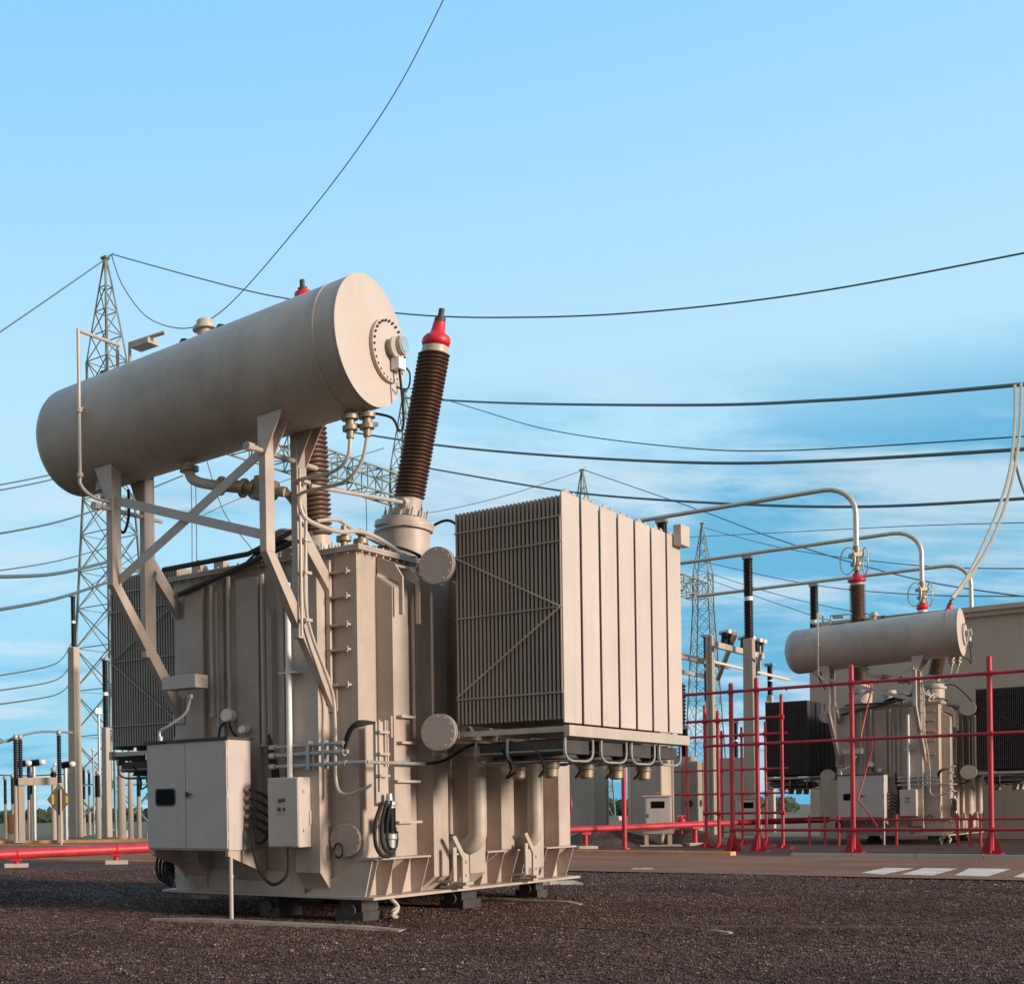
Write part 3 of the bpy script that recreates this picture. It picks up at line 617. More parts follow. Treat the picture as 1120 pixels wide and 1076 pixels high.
# loose stones in the foreground
def stones(n, d0, d1, s0, s1, name, label):
    D = np.sqrt(rng.uniform(d0**2, d1**2, n)); a = rng.uniform(-.10, .80, n)
    cx = a*D; cy = D; sz = rng.uniform(s0, s1, n)*rng.uniform(.7, 1.3, n)
    base = np.array([(1, 0, 0), (0, 1, 0), (-1, 0, 0), (0, -1, 0), (0, 0, .8), (0, 0, -.8)], float)
    q = rng.normal(size=(n, 4)); q /= np.linalg.norm(q, axis=1)[:, None]
    w, x, y, z = q.T
    Rm = np.stack([1-2*(y*y+z*z), 2*(x*y-z*w), 2*(x*z+y*w), 2*(x*y+z*w), 1-2*(x*x+z*z), 2*(y*z-x*w), 2*(x*z-y*w), 2*(y*z+x*w), 1-2*(x*x+y*y)], 1).reshape(n, 3, 3)
    sc = rng.uniform(.55, 1.1, (n, 6, 1)); v = base[None]*sc
    v = np.einsum('nij,nkj->nki', Rm, v)*sz[:, None, None]
    v[:, :, 2] *= .8
    v += np.stack([cx, cy, np.full(n, GZ)+.3*sz+.006*np.sin(cx*1.3+cy*.7)+.008*np.sin(cx*.5-cy*1.1)], 1)[:, None, :]
    f = np.array([(0,1,4), (1,2,4), (2,3,4), (3,0,4), (1,0,5), (2,1,5), (3,2,5), (0,3,5)])
    fa = (f[None]+(np.arange(n)*6)[:, None, None]).reshape(-1)
    me = bpy.data.meshes.new(name); me.vertices.add(n*6); me.vertices.foreach_set('co', v.reshape(-1).astype(np.float32))
    me.loops.add(len(fa)); me.loops.foreach_set('vertex_index', fa.astype(np.int32))
    me.polygons.add(n*8); me.polygons.foreach_set('loop_start', (np.arange(n*8)*3).astype(np.int32)); me.update(calc_edges=True)
    me.materials.append(M['stone']); o = bpy.data.objects.new(name, me); COL.objects.link(o)
    tag(o, label, 'gravel', kind='stuff'); return o
stones(125000, 10.0, 23.0, .009, .020, 'gravel', 'loose dark brown gravel stones strewn over the foreground yard')
stones(70000, 22.0, 36.0, .014, .026, 'gravel', 'loose dark gravel farther back in the yard toward the road')

# boards lying on the gravel
def board(a, b, w, h, label, m='wood', name='wooden_board'):
    a = Vector(a); b = Vector(b); mb = MB(); k = 8; n = Vector((-(b-a).y, (b-a).x, 0)).normalized()*w/2; pv = []
    for i in range(k+1):
        p = a+(b-a)*i/k+n*random.uniform(-.12, .12); z = GZ+random.uniform(-.003, .008); hh = h*(.45 if i in (0, k) else 1)
        pv += [(p.x-n.x, p.y-n.y, z-.03), (p.x+n.x, p.y+n.y, z-.03), (p.x+n.x*.9, p.y+n.y*.9, z+hh), (p.x-n.x*.9, p.y-n.y*.9, z+hh)]
    fs = [(0, 1, 2, 3), (4*k+3, 4*k+2, 4*k+1, 4*k)]
    for i in range(k):
        for j in range(4): fs.append((4*i+j, 4*i+(j+1)%4, 4*i+4+(j+1)%4, 4*i+4+j))
    mb.add(pv, fs); return tag(mb.build(name, m), label, 'board')
board(G(168, 1006), G(440, 1018), .24, .05, 'long pale wooden board on the gravel in front of the near transformer')
board(G(528, 985), G(636, 989.5), .2, .05, 'short pale board on the gravel right of the transformer skids')
board(G(588, 967), G(636, 967), .5, .07, 'weathered grey slab beside the far corner of the transformer base', 'conc', 'concrete_slab')
board(G(770, 1019), G(800, 1021), .10, .03, 'small pale scrap of wood lying on the foreground gravel', 'wood', 'wood_scrap')
board(G(690, 951.5), G(716, 951.5), .2, .06, 'pale stone block at the near road edge', 'conc', 'stone_block')
board(G(452, 1002), G(840, 1030), .05, .012, 'thin dark cable line half buried across the foreground gravel', 'dark', 'buried_cable')
board(G(700, 1012), G(1118, 1016), .04, .012, 'thin dark line in the gravel near the right edge', 'dark', 'buried_cable')

# ============================================================ lattice gantry
def seg(mb, p, q, w=.09): mb.bar(p, q, w, w)
D1 = 90.; Hp = 40.6
def lattice(mb, lv, f=.08, x=True):
    """lv: list of (z, half width)"""
    for (z0, h0), (z1, h1) in zip(lv[:-1], lv[1:]):
        c0 = [(-h0,-h0,z0), (h0,-h0,z0), (h0,h0,z0), (-h0,h0,z0)]; c1 = [(-h1,-h1,z1), (h1,-h1,z1), (h1,h1,z1), (-h1,h1,z1)]
        for i in range(4):
            j = (i+1) % 4
            seg(mb, c0[i], c1[j], f); 
            if x: seg(mb, c0[j], c1[i], f)
            seg(mb, c1[i], c1[j], f)
def make_tower():
    t = empty('lattice_tower', (0, 0, GZ), ANG, label='tall green grey lattice tower behind the left end of the conservator drum', cat='lattice tower', group='row of lattice gantry towers')
    zs = [0, 3.6, 7, 10.2, 13.2, 16, 18.6, 21.2, 23.7, 26.2, 28.7, 31.2, 33.4]
    hw = lambda z: 2.35-(2.35-1.0)*min(1, z/30.)
    for sx in (-1, 1):
        for sy in (-1, 1):
            m = MB()
            for a, b in zip(zs[:-1], zs[1:]): m.bar((sx*hw(a), sy*hw(a), a), (sx*hw(b), sy*hw(b), b), .14, .14)
            m.build('leg', 'lattice', t, shift=(0, 0, 0))
            m = MB(); q = hw(0); m.hull8([(sx*q-.75, sy*q-.75, -.3), (sx*q+.75, sy*q-.75, -.3), (sx*q+.75, sy*q+.75, -.3), (sx*q-.75, sy*q+.75, -.3)], [(sx*q-.6, sy*q-.6, .42), (sx*q+.6, sy*q-.6, .42), (sx*q+.6, sy*q+.6, .42), (sx*q-.6, sy*q+.6, .42)])
            m.build('footing', 'conc', t, shift=(0, 0, 0))
    m = MB(); lattice(m, [(z, hw(z)) for z in zs], .06); m.build('bracing', 'lattice', t, shift=(0, 0, 0))
    m = MB(); pk = [(33.4, 1.0), (35.2, .78), (36.9, .55), (38.6, .33), (40.6, .06)]
    for sx in (-1, 1):
        for sy in (-1, 1):
            for a, b in zip(pk[:-1], pk[1:]): m.bar((sx*a[1], sy*a[1], a[0]), (sx*b[1], sy*b[1], b[0]), .11, .11)
    lattice(m, pk, .06, False); m.box((-.25, -.25, 40.6), (.25, .25, 40.75)); m.bar((0, 0, 40.7), (.5, -.3, 41.1), .08, .08); m.build('peak', 'lattice', t, shift=(0, 0, 0))
    return t
tw = make_tower(); TW = []
for i, (px, lab) in enumerate(((119, None), (445, 'lattice tower right of the brown bushing, second of the row'), (639, 'lattice tower rising over the middle of the radiator bank'), (770, 'small far lattice tower right of the radiator bank'))):
    o = tw if i == 0 else copy_tree(tw)
    D = D1*1319/(1440-px); p = P(px, 885, D); o.location = (p.x+.3, D, GZ); TW.append(Vector((p.x+.3, D, 0)))
    if lab: o['label'] = lab
def gantry_beam(a, b, z, label):
    d = (b-a); L = d.length; t = empty('gantry_beam', (a.x, a.y, z), math.atan2(d.y, d.x), label=label, cat='lattice beam', group='lattice beams between the towers')
    m = MB(); h = 1.05; n = 16; x0, x1 = 1.1, L-1.1
    for sy in (-1, 1):
        for sz in (-1, 1): m.bar((x0, sy*h, sz*h), (x1, sy*h, sz*h), .14, .14)
    m.build('chord', 'lattice', t, shift=(0, 0, 0))
    m = MB(); f = .08
    for i in range(n):
        a0 = x0+(x1-x0)*i/n; a1 = x0+(x1-x0)*(i+1)/n; s = 1 if i % 2 else -1
        for sy in (-1, 1): m.bar((a0, sy*h, s*h), (a1, sy*h, -s*h), f, f); m.bar((a1, sy*h, -h), (a1, sy*h, h), f, f)
        for sz in (-1, 1): m.bar((a0, s*h, sz*h), (a1, -s*h, sz*h), f, f); m.bar((a1, -h, sz*h), (a1, h, sz*h), f, f)
    m.build('bracing', 'lattice', t, shift=(0, 0, 0))
    return t
for i, lab in ((0, 'lattice beam running from the left tower behind the drum and bushing'), (2, 'farthest lattice beam ending at the far right tower')):
    gantry_beam(TW[i], TW[i+1], 31.0, lab)

# ============================================================ bus tubes, post insulators, concrete columns
def tcap(o, tB): q = tB; return wor(q.x, q.y, q.z, o)
topB = tcap(O2, tB)
SP = U*12.2
def bus(i, L, label, z=14.5):
    p = topB+SP*i; rb = 1.15; pts = [Vector((p.x, p.y, p.z+.25)), Vector((p.x, p.y, z-rb))]
    for a in range(15, 91, 15): pts.append(Vector((p.x, p.y, z-rb))+V*rb*(1-math.cos(R(a)))+Vector((0, 0, rb*math.sin(R(a)))))
    for s in (.4, .75, 1.): pts.append(Vector((p.x, p.y, z))+V*(rb+(L-rb)*s))
    t = empty('bus_tube', (p.x, p.y, p.z), 0, label=label, cat='bus tube', group='curved aluminium bus tubes')
    sh = (-p.x, -p.y, -p.z)
    MB().tube(pts, .10, 12).build('tube', 'alum', t, shift=sh)
    m = MB(); m.cyl(p+Vector((0, 0, -.1)), p+Vector((0, 0, .9)), .14, 12); m.cyl(p+Vector((0, 0, .1)), p+Vector((0, 0, .2)), .22, 12); m.box(p+Vector((-.2, -.2, .45)), p+Vector((.2, .2, .6))); m.build('clamp', 'brass', t, shift=sh)
    for s in (-1, 1):
        q = p+Vector((s*.36, 0, .3)); m = MB(); m.tube([q+Vector((.10*math.cos(2*math.pi*k/24)*s, .34*math.cos(2*math.pi*k/24), .55*math.sin(2*math.pi*k/24))) for k in range(25)], .028, 6)
        m.tube([q+Vector((-s*.3, 0, .1)), q+Vector((0, -.3, .1))], .02, 6); m.build('corona_ring', 'alum', t, shift=sh)
    return p
bus(0, 9.0, 'nearest and highest curved aluminium bus tube, ending over the tall brown bushing')
bus(1, 11.0, 'middle curved aluminium bus tube above the far conservator drum')
bus(2, 14.0, 'lowest curved aluminium bus tube, bending down beside the wall roof')
def post_column(p, zc, zi, w, r, label, sheds=26, group='black post insulators on concrete columns'):
    t = empty('post_insulator', (p.x, p.y, GZ), ANG, label=label, cat='post insulator', group=group)
    m = MB(); h = w/2
    m.hull8([(-h*1.25, -h*1.25, 0), (h*1.25, -h*1.25, 0), (h*1.25, h*1.25, 0), (-h*1.25, h*1.25, 0)], [(-h, -h, zc), (h, -h, zc), (h, h, zc), (-h, h, zc)]); m.build('column', 'conc', t, shift=(0, 0, 0), bevel=.04)
    m = MB(); L = zi-zc
    m.lathe(shed_profile(L, r, sheds, .78, 0, .47)+[(.475, r*.6)]+shed_profile(L, r, sheds, .78, .53, 1.), (0, 0, zc), (0, 0, zi), 12); ins = m.build('insulator', 'porcd', t, shift=(0, 0, 0))
    MB().cyl((0, 0, zc+L*.475), (0, 0, zc+L*.525), r*.9, 12).build('joint_flange', 'white', ins, shift=(0, 0, 0))
    MB().box((-.22, -.22, zi), (.22, .22, zi+.14)).build('clamp', 'galv', t, shift=(0, 0, 0))
    return t
for i, (lab) in enumerate(('post insulator and concrete column hidden close behind the radiator bank', 'tall black post insulator on a concrete column right of the radiator bank', 'black post insulator rising behind the left end of the far conservator')):
    p = topB+SP*i+V*7.6; p.z = 0
    post_column(p, 10.1+abs(GZ), 14.33+abs(GZ)-.1, .46, .23, lab)
# bushings of the two units hidden behind the wall
def lone_bushing(i, label):
    q = topB+SP*i; t = empty('transformer_bushing', (q.x, q.y, GZ), ANG, label=label, cat='bushing', group='bushings rising behind the wall')
    z = q.z+abs(GZ); k = z-.45
    MB().cyl((0, 0, 0), (0, 0, 6.2), .45, 20).build('turret', 'paint', t, shift=(0, 0, 0))
    MB().lathe(shed_profile(1, .245, 44), (0, 0, 6.2), (0, 0, k-.2), 16).build('insulator', 'porc', t, shift=(0, 0, 0))
    MB().cyl((0, 0, k-.2), (0, 0, k), .20, 16).build('collar', 'white', t, shift=(0, 0, 0))
    MB().lathe([(0, .2), (.2, .25), (.5, .2), (.6, .12), (1, .1)], (0, 0, k), (0, 0, k+.55), 16).build('cap', 'red', t, shift=(0, 0, 0))
lone_bushing(1, 'brown bushing with red cap showing over the far conservator drum'); lone_bushing(2, 'bushing with red cap near the wall roof at far right')
# grey panelled columns left, by pixel of the foot
def pole(x, yfoot, ytop, yins, w, r, label, D=None, sheds=26):
    p = G(x, yfoot) if D is None else P(x, 888, D); D = p.y
    z = lambda y: H+(889-y)*D/F-GZ
    return post_column(Vector((p.x, D, 0)), z(ytop), z(yins), w, r, label, sheds)
pole(83, 0, 707, 652, .58, .17, 'tall pale concrete column with black insulator left of the lattice tower', 86)
pole(117, 0, 795, 722, .42, .2, 'pale column with black insulator just behind the left tower', 84)
pole(750, 0, 836, 806, .8, .16, 'wide pale column with short black insulators beside the red hydrant', 62)
pole(806, 0, 838, 800, 1.7, .12, 'broad pale column behind the second grey kiosk', 75)
pole(776, 0, 775, 706, .22, .2, 'slim column with black insulator beside the far tower', 70)
pole(844, 0, 770, 738, .3, .14, 'slim far column left of the distant transformer with small black insulator', 72)
# pale round holed pillars under the radiator bank
def pillar(x, D, w, yt, label, hole=True):
    p = P(x, 888, D); t = empty('concrete_pillar', (p.x, D, GZ), ANG, label=label, cat='pillar', group='wide concrete pillars beyond the road')
    h = H+(886-yt)*D/F-GZ; q = w/2
    m = MB(); m.box((-q, -q, 0), (q, q, h)); 
    for k in (-1, 1): m.box((k*q*.98-.06, -q-.06, 0), (k*q*.98+.06, -q, h*.995)); m.box((-q-.06, k*q*.98-.06, 0), (-q, k*q*.98+.06, h*.995))
    m.build('column', 'conc', t, shift=(0, 0, 0), bevel=.03)
    if hole: MB().cyl((-q*.9-.1, 0, h*.46), (-q+.0, 0, h*.46), .16, 16).build('pipe_opening', 'dark', t, shift=(0, 0, 0)); MB().cyl((0, -q-.03, h*.46), (0, -q+.02, h*.46), .16, 16).build('pipe_opening', 'dark', t, shift=(0, 0, 0))
pillar(640, 60, 1.5, 740, 'leftmost wide concrete pillar seen under the radiator fans')
pillar(712, 52, 1.25, 735, 'wide grey pillar directly behind the first kiosk', False)
pillar(757, 60, .75, 838, 'short pale pillar right of the first kiosk')
pillar(779, 66, .22, 700, 'tall thin pale pillar behind the red pipe frame', False)

# ============================================================ firewall and kiosks
ur = 9.3; t = empty('firewall', wor(ur, 0, GZ, O2), ANG, label='large beige concrete wall with a cornice behind the far transformer', cat='wall')
m = MB(); m.box((0, -16, 0), (.4, 6.2, 9.55)); m.build('wall_panel', 'wall', t, shift=(0, 0, 0))
m = MB(); m.box((-.35, -16, 9.55), (.75, 6.3, 9.75)); m.box((-.2, -16, 9.35), (-.003, 6.25, 9.549)); m.build('cornice', 'wall', t, shift=(0, 0, 0))
def kiosk(x, y, label, s=1., top=871):
    p = G(x, y); D = p.y; t = empty('control_kiosk', (p.x, p.y, GZ), ANG+R(20), label=label, cat='kiosk', group='small grey kiosks on concrete feet')
    k = D/F; w = .92*s; h0 = .62; h1 = (y-top)*k
    m = MB()
    for sx in (-1, 1):
        for sy in (-1, 1): m.box((sx*w*.45-.07, sy*w*.45-.07, 0), (sx*w*.45+.07, sy*w*.45+.07, h0))
    m.box((-w*.6, -w*.6, h0-.12), (w*.6, w*.6, h0)); m.box((-w*.8, -w*.9, -.1), (w*.7, w*.7, .06)); m.build('concrete_foot', 'conc', t, shift=(0, 0, 0))
    m = MB(); m.box((-w/2, -w/2, h0), (w/2, w/2, h1)); c = m.build('cabinet', 'paint2', t, shift=(0, 0, 0), bevel=.01)
    MB().box((-w*.58, -w*.58, h1), (w*.58, w*.58, h1+.05)).build('roof', 'paint2', t, shift=(0, 0, 0))
    for q in ((-w/2-.012, -w*.44, -w/2-.002, w*.44), ): MB().box((q[0], q[1], h0+.06), (q[2], q[3], h1-.05)).build('door', 'paint2', c, shift=(0, 0, 0), bevel=.004)
    MB().box((-w/2-.02, -w*.26, h1-.45), (-w/2-.013, w*.26, h1-.18)).build('window', 'glass', c, shift=(0, 0, 0))
    MB().box((-w/2-.035, w*.36, h0+.5), (-w/2-.013, w*.40, h0+.65)).build('handle', 'dark', c, shift=(0, 0, 0))
    MB().box((-.35, -.1, h1+.12), (.35, .1, h1+.2)).build('label_holder', 'rust', t, shift=(0, 0, 0))
kiosk(720, 925, 'small grey kiosk with dark window on concrete feet beyond the road, left one')
kiosk(818, 916, 'grey kiosk with dark window behind the red frame posts, right one', .95, 873)
# round red rimmed sign half hidden behind the transformer
p = G(618, 927); t = empty('round_sign', (p.x, p.y, GZ), ANG+R(-35), label='white round sign with a red rim half hidden behind the near transformer', cat='sign')
zz = H+(882-880)*p.y/F-GZ; kk = p.y/F
MB().cyl((-.03, 0, zz), (0, 0, zz), 15*kk, 28).build('rim', 'redpipe', t, shift=(0, 0, 0)); MB().cyl((-.04, 0, zz), (-.031, 0, zz), 12*kk, 28).build('sign_face', 'white', t, shift=(0, 0, 0))
m = MB(); m.cyl((.03, 0, 0), (.03, 0, zz), .04, 8); m.prism([(-.02, -.18, .5), (-.02, .3, .5), (-.02, .22, .05), (-.02, -.3, .05)], (.02, 0, 0)); m.build('post', 'white', t, shift=(0, 0, 0))
m = MB()
for z in (zz-.62, zz-.95): m.box((-.03, -.24, z-.14), (0, .24, z+.14))
m.build('lower_plate', 'white', t, shift=(0, 0, 0))

# ============================================================ red fire pipework
def vplane_u(x, y): return loc(G(x, y), O2)
pf = vplane_u(933, 932); uf = pf.x
def v_on(x, u, o=O2):
    r = ray(x, 880); den = r[0]*U.x+r[1]*U.y; n = u+o.x*U.x+o.y*U.y; tt = n/den; return loc((r[0]*tt, r[1]*tt, 0), o).y
def zat(x, y, u, o=O2):
    r = ray(x, y); den = r[0]*U.x+r[1]*U.y; n = u+o.x*U.x+o.y*U.y; return H+r[2]*n/den-GZ
def red_frame(label, u, posts, rails, extra=None, pr=.07, big=True):
    t = empty('fire_pipe_frame', wor(u, 0, GZ, O2), ANG, label=label, cat='pipe frame', group='red fire sprinkler pipe frames')
    for x, yt, du in posts:
        v = v_on(x, u+du); zt = zat(x, yt, u+du); m = MB().cyl((du, v, .1), (du, v, zt), pr, 12); m.lathe([(0, pr), (1, .03)], (du, v, zt), (du, v, zt+.05), 12); po = m.build('post', 'redpipe', t, shift=(0, 0, 0))
        hh = .62 if big else .2
        m = MB(); m.box((du-.28, v-.28, -.03), (du+.28, v+.28, .03))
        for a in (0, 90, 180, 270):
            c, s = math.cos(R(a)), math.sin(R(a)); m.prism([(du+c*.27-s*.01, v+s*.27+c*.01, .03), (du+c*.07-s*.01, v+s*.07+c*.01, hh), (du-s*.01, v+c*.01, hh), (du-s*.01, v+c*.01, .03)], (s*.02, -c*.02, 0))
        m.build('base_plate', 'redpipe', po, shift=(0, 0, 0))
        m = MB(); m.box((du-.4, v-.4, -.1), (du+.4, v+.4, -.031)); m.build('plinth', 'conc', po, shift=(0, 0, 0))
    for (xa, xb, z, r) in rails:
        va, vb = v_on(xa, u), v_on(xb, u); m = MB().cyl((0, va, z), (0, vb, z), r, 10)
        for x, yt, du in posts:
            v = v_on(x, u); 
            if min(va, vb) < v < max(va, vb) and du == 0: m.cyl((0, v-.07, z), (0, v+.07, z), r*1.7, 10)
        m.build('rail', 'redpipe', t, shift=(0, 0, 0))
    if extra: extra(t)
    return t
zr1 = zat(1084, 736, uf); zr2 = zat(1084, 802, uf); zr3 = zat(1084, 907, uf)
def ex(t):
    a = v_on(935, uf)
    m = MB(); m.tube([(0, a, zr1), (.9, a-.3, zr1), (.9, a-.3, zr1-.2), (.45, a-.1, zr2+.2), (.45, a-.1, zr2)], .025, 8); m.tube([(0, a, zr2), (.9, a-.3, zr2), (.9, a-.3, zr2-.3), (.3, a-.02, zr2-1.9), (.9, a-.4, .85), (.9, a-.4, zr3), (0, a, zr3)], .025, 8); m.build('branch_pipe', 'redpipe', t, shift=(0, 0, 0))
    m = MB()
    for x in (960, 1000, 1040, 860, 890): v = v_on(x, uf); m.cyl((0, v, zr1), (.25, v, zr1-.05), .03, 8)
    m.build('spray_nozzle', 'redpipe', t, shift=(0, 0, 0))
red_frame('big red pipe frame standing in front of the distant transformer', uf, [(933, 728, 0), (1084, 718, 0), (829, 742, 0), (801, 748, 0)], [(742, 1200, zr1, .055), (770, 1200, zr2, .05), (800, 1200, zr3, .05)], ex)
red_frame('red pipe frame at the left side of the distant transformer', uf+3.5, [(786, 778, 0), (772, 772, 0), (856, 760, 0)], [(752, 858, zat(765, 789, uf+3.5), .055), (770, 858, zat(790, 889, uf+3.5), .05)], pr=.055, big=False)
red_frame('farthest red pipe frame, thin posts behind the two grey kiosks', uf+8., [(752, 806, 0), (790, 800, 0), (812, 796, 0), (838, 790, 0)], [(735, 862, zat(765, 806, uf+8.), .05), (735, 862, zat(790, 842, uf+8.), .04), (735, 862, zat(790, 868, uf+8.), .04)], pr=.045, big=False)
p = O2+U*-1.2; uu = -1.2
t = empty('red_railing', wor(uu, 0, GZ, O2), ANG, label='low red railing close in front of the distant transformer base', cat='railing')
for x in (885, 902, 917, 980, 1047, 1061, 1072):
    v = v_on(x, uu); MB().cyl((0, v, -.05), (0, v, 1.15), .045, 8).build('post', 'redpipe', t, shift=(0, 0, 0))
MB().tube([(0, v_on(880, uu), .95), (0, v_on(1120, uu), .95)], .04, 8).build('rail', 'redpipe', t, shift=(0, 0, 0))
# red water pipes
def redline(pts, r, label, feet=()):
    t = empty('red_water_pipe', (pts[0][0], pts[0][1], GZ), 0, label=label, cat='pipe', group='red water pipes'); p0 = Vector((pts[0][0], pts[0][1], GZ)); sh = tuple(-p0)
    MB().tube(pts, r, 14).build('pipe', 'redpipe', t, shift=sh)
    for q in feet:
        m = MB(); m.cyl((q[0], q[1], GZ+.05), (q[0], q[1], q[2]-r*.8), .09, 10); m.box((q[0]-.16, q[1]-.16, q[2]-r-.06), (q[0]+.16, q[1]+.16, q[2]-r+.02)); m.build('support', 'redpipe', t, shift=sh)
        m = MB(); m.box((q[0]-.35, q[1]-.3, GZ-.1), (q[0]+.35, q[1]+.3, GZ+.12)); m.build('footing', 'conc', t, shift=sh)
        m = MB().cyl((q[0]-.06, q[1], q[2]), (q[0]+.06, q[1], q[2]), r*1.12, 14); m.build('pipe_clamp', 'redpipe', t, shift=sh)
a = P(-40, 936.5, 37.4); b = P(18, 933.5, 38.3); c = P(127, 928.5, 39.8); d = P(300, 921, 42.)
redline([a, b, c, d], .155, 'thick red water pipe on low concrete feet left of the near transformer', [b, c])
a = P(600, 908, 47); b = P(690, 904.5, 48.5); c = P(800, 899.5, 50.5); d = P(905, 896, 52)
redline([a, b, c, d], .12, 'red water pipe running behind the small kiosks', [P(640, 907, 47.7), P(760, 901, 49.8)])
t = empty('red_standpipe', (P(683, 912, 47).x, 47, GZ), 0, label='single red vertical standpipe left of the first kiosk', cat='pipe')
MB().cyl((0, 0, 0), (0, 0, 5.2), .085, 12).build('pipe', 'redpipe', t, shift=(0, 0, 0)); MB().cyl((0, 0, 0), (0, 0, .05), .2, 12).build('base_flange', 'redpipe', t, shift=(0, 0, 0))
q = P(745, 900, 51); t = empty('red_hydrant', (q.x, q.y, GZ), 0, label='short red hydrant with a round valve right of the first kiosk', cat='hydrant')
MB().lathe([(0, .12), (.1, .12), (.1, .07), (.8, .07), (.8, .16), (.9, .16), (.92, .08), (1, .05)], (0, 0, 0), (0, 0, 1.15), 12).build('body', 'redpipe', t, shift=(0, 0, 0)); MB().cyl((-.16, 0, 1.15), (.16, 0, 1.15), .04, 8).build('valve_wheel', 'redpipe', t, shift=(0, 0, 0))

# ============================================================ distant switchgear at left
def steel_post(x, yfoot, yi0, yi1, r, label, rb=.12, D=70, m2='conc'):
    p = P(x, 890, D); t = empty('insulator_post', (p.x, D, GZ), 0, label=label, cat='insulator', group='distant insulator posts of the switchyard')
    z = lambda y: H+(890-y)*D/F-GZ
    MB().lathe([(0, rb*1.1), (.02, rb*1.1), (.02, rb*.8), (1, rb*.65)], (0, 0, 0), (0, 0, z(yi0)), 10).build('support', m2, t, shift=(0, 0, 0))
    MB().lathe(shed_profile(1, r, 20), (0, 0, z(yi0)), (0, 0, z(yi1)), 10).build('insulator', 'porcd', t, shift=(0, 0, 0))
    MB().lathe([(0, .08), (.3, .15), (.7, .15), (1, .08)], (0, 0, z(yi1)), (0, 0, z(yi1)+.3), 10).build('terminal', 'galv', t, shift=(0, 0, 0))
for a in ((18, 0, 858, 808, .15, 'leftmost tall black insulator of the far portal', .2, 72), (23, 0, 858, 808, .15, 'tall black insulator second on the far portal', .2, 72.5), (65.5, 0, 856, 804, .14, 'tall black insulator behind the diamond sign', .2, 71),
          (6, 0, 878, 852, .12, 'small insulator post nearest the left edge', .14, 85), (14, 0, 878, 850, .13, 'small insulator post left of the far portal', .14, 84), (32, 0, 874, 838, .13, 'slim insulator post under the horizontal breaker', .16, 76),
          (35.5, 0, 868, 849, .18, 'short stout insulator with pale cap within the portal', .2, 75), (59, 0, 858, 844, .2, 'short black insulator with pale cap left of the sign top', .2, 74), (92, 0, 874, 842, .14, 'dark insulator seen inside the left tower legs', .16, 92),
          (98, 0, 870, 846, .12, 'second dark insulator inside the left tower', .16, 96), (107, 0, 872, 848, .2, 'dark insulator behind the tower bracing', .2, 80), (133, 0, 838, 832, .3, 'pale column under the left radiator bank', .36, 78),
          (143, 0, 832, 826, .3, 'second pale column under the left radiator bank', .22, 76), (152, 0, 872, 850, .15, 'insulator post just left of the control cabinet', .2, 80), (892, 0, 700, 690, .2, 'far insulator post hidden behind the far transformer', .2, 90),
          (747, 0, 838, 758, .22, 'pair post with dark insulator behind the red frame left end', .3, 68), (823, 0, 860, 752, .2, 'dark insulator left of the far radiator', .3, 80)):
    steel_post(*a[:6], a[6], a[7])
p = P(45, 890, 72); t = empty('switchgear_portal', (p.x, 72, GZ), 0, label='pale concrete portal carrying the tall insulators at far left', cat='portal')
k = 72/F; zt = H+(890-858)*k-GZ
for x in (-21, 21): MB().box((x*k-.17, -.17, 0), (x*k+.17, .17, zt)).build('column', 'conc', t, shift=(0, 0, 0))
MB().box((-24*k, -.3, zt-.002), (24*k, .3, zt+.42)).build('beam', 'conc', t, shift=(0, 0, 0))
def hbreaker(x0, x1, y, D, label):
    a = P(x0, y, D); b = P(x1, y-1.5, D); c = (a+b)/2; t = empty('circuit_breaker', (c.x, c.y, GZ), 0, label=label, cat='circuit breaker', group='horizontal black breakers of the switchyard'); sh = (-c.x, -c.y, -GZ)
    MB().lathe(shed_profile(1, .24, 14), a, b, 10).build('chamber', 'porcd', t, shift=sh); MB().lathe([(0, .1), (.3, .17), (.7, .17), (1, .1)], b, b+Vector((.35, 0, 0)), 10).build('end_cap', 'white', t, shift=sh)
    MB().cyl((c.x, c.y, GZ), (c.x, c.y, c.z-.2), .12, 8).build('support', 'galv', t, shift=sh)
hbreaker(17, 28, 836, 74, 'left horizontal black breaker on the far portal'); hbreaker(31, 43, 835, 74.5, 'right horizontal black breaker with a pale end'); hbreaker(67, 76, 837, 75, 'short horizontal black breaker beside the concrete column')
# disconnector framework right of the radiator
p = P(815, 890, 68); t = empty('disconnector_frame', (p.x, 68, GZ), ANG, label='pale steel disconnector framework between radiator bank and far conservator', cat='disconnector')
k = 68/F
def zz_(y): return H+(880-y)*k-GZ
m = MB(); m.box((-4.2, -.1, zz_(716)), (3.4, .1, zz_(710))); m.box((-4.4, 1.6, zz_(724)), (3.4, 1.8, zz_(719))); m.bar((-3.2, -.6, zz_(700)), (3., 2.2, zz_(735)), .2, .2); m.bar((-2.6, -1.6, zz_(722)), (6.8, 1.9, zz_(768)), .15, .15)
m.box((-4.4, 2.6, zz_(734)), (3.2, 2.75, zz_(730))); m.bar((-4., 2.7, zz_(712)), (3., -1.4, zz_(742)), .12, .12); m.box((2.6, -.1, zz_(735)), (2.75, .1, zz_(702)))
m.cyl((-1.2, 1.2, 0), (-1.2, 1.2, zz_(712)), .16, 12); m.cyl((1.4, 0, 0), (1.4, 0, zz_(712)), .18, 12); m.build('frame', 'pipe', t, shift=(0, 0, 0))
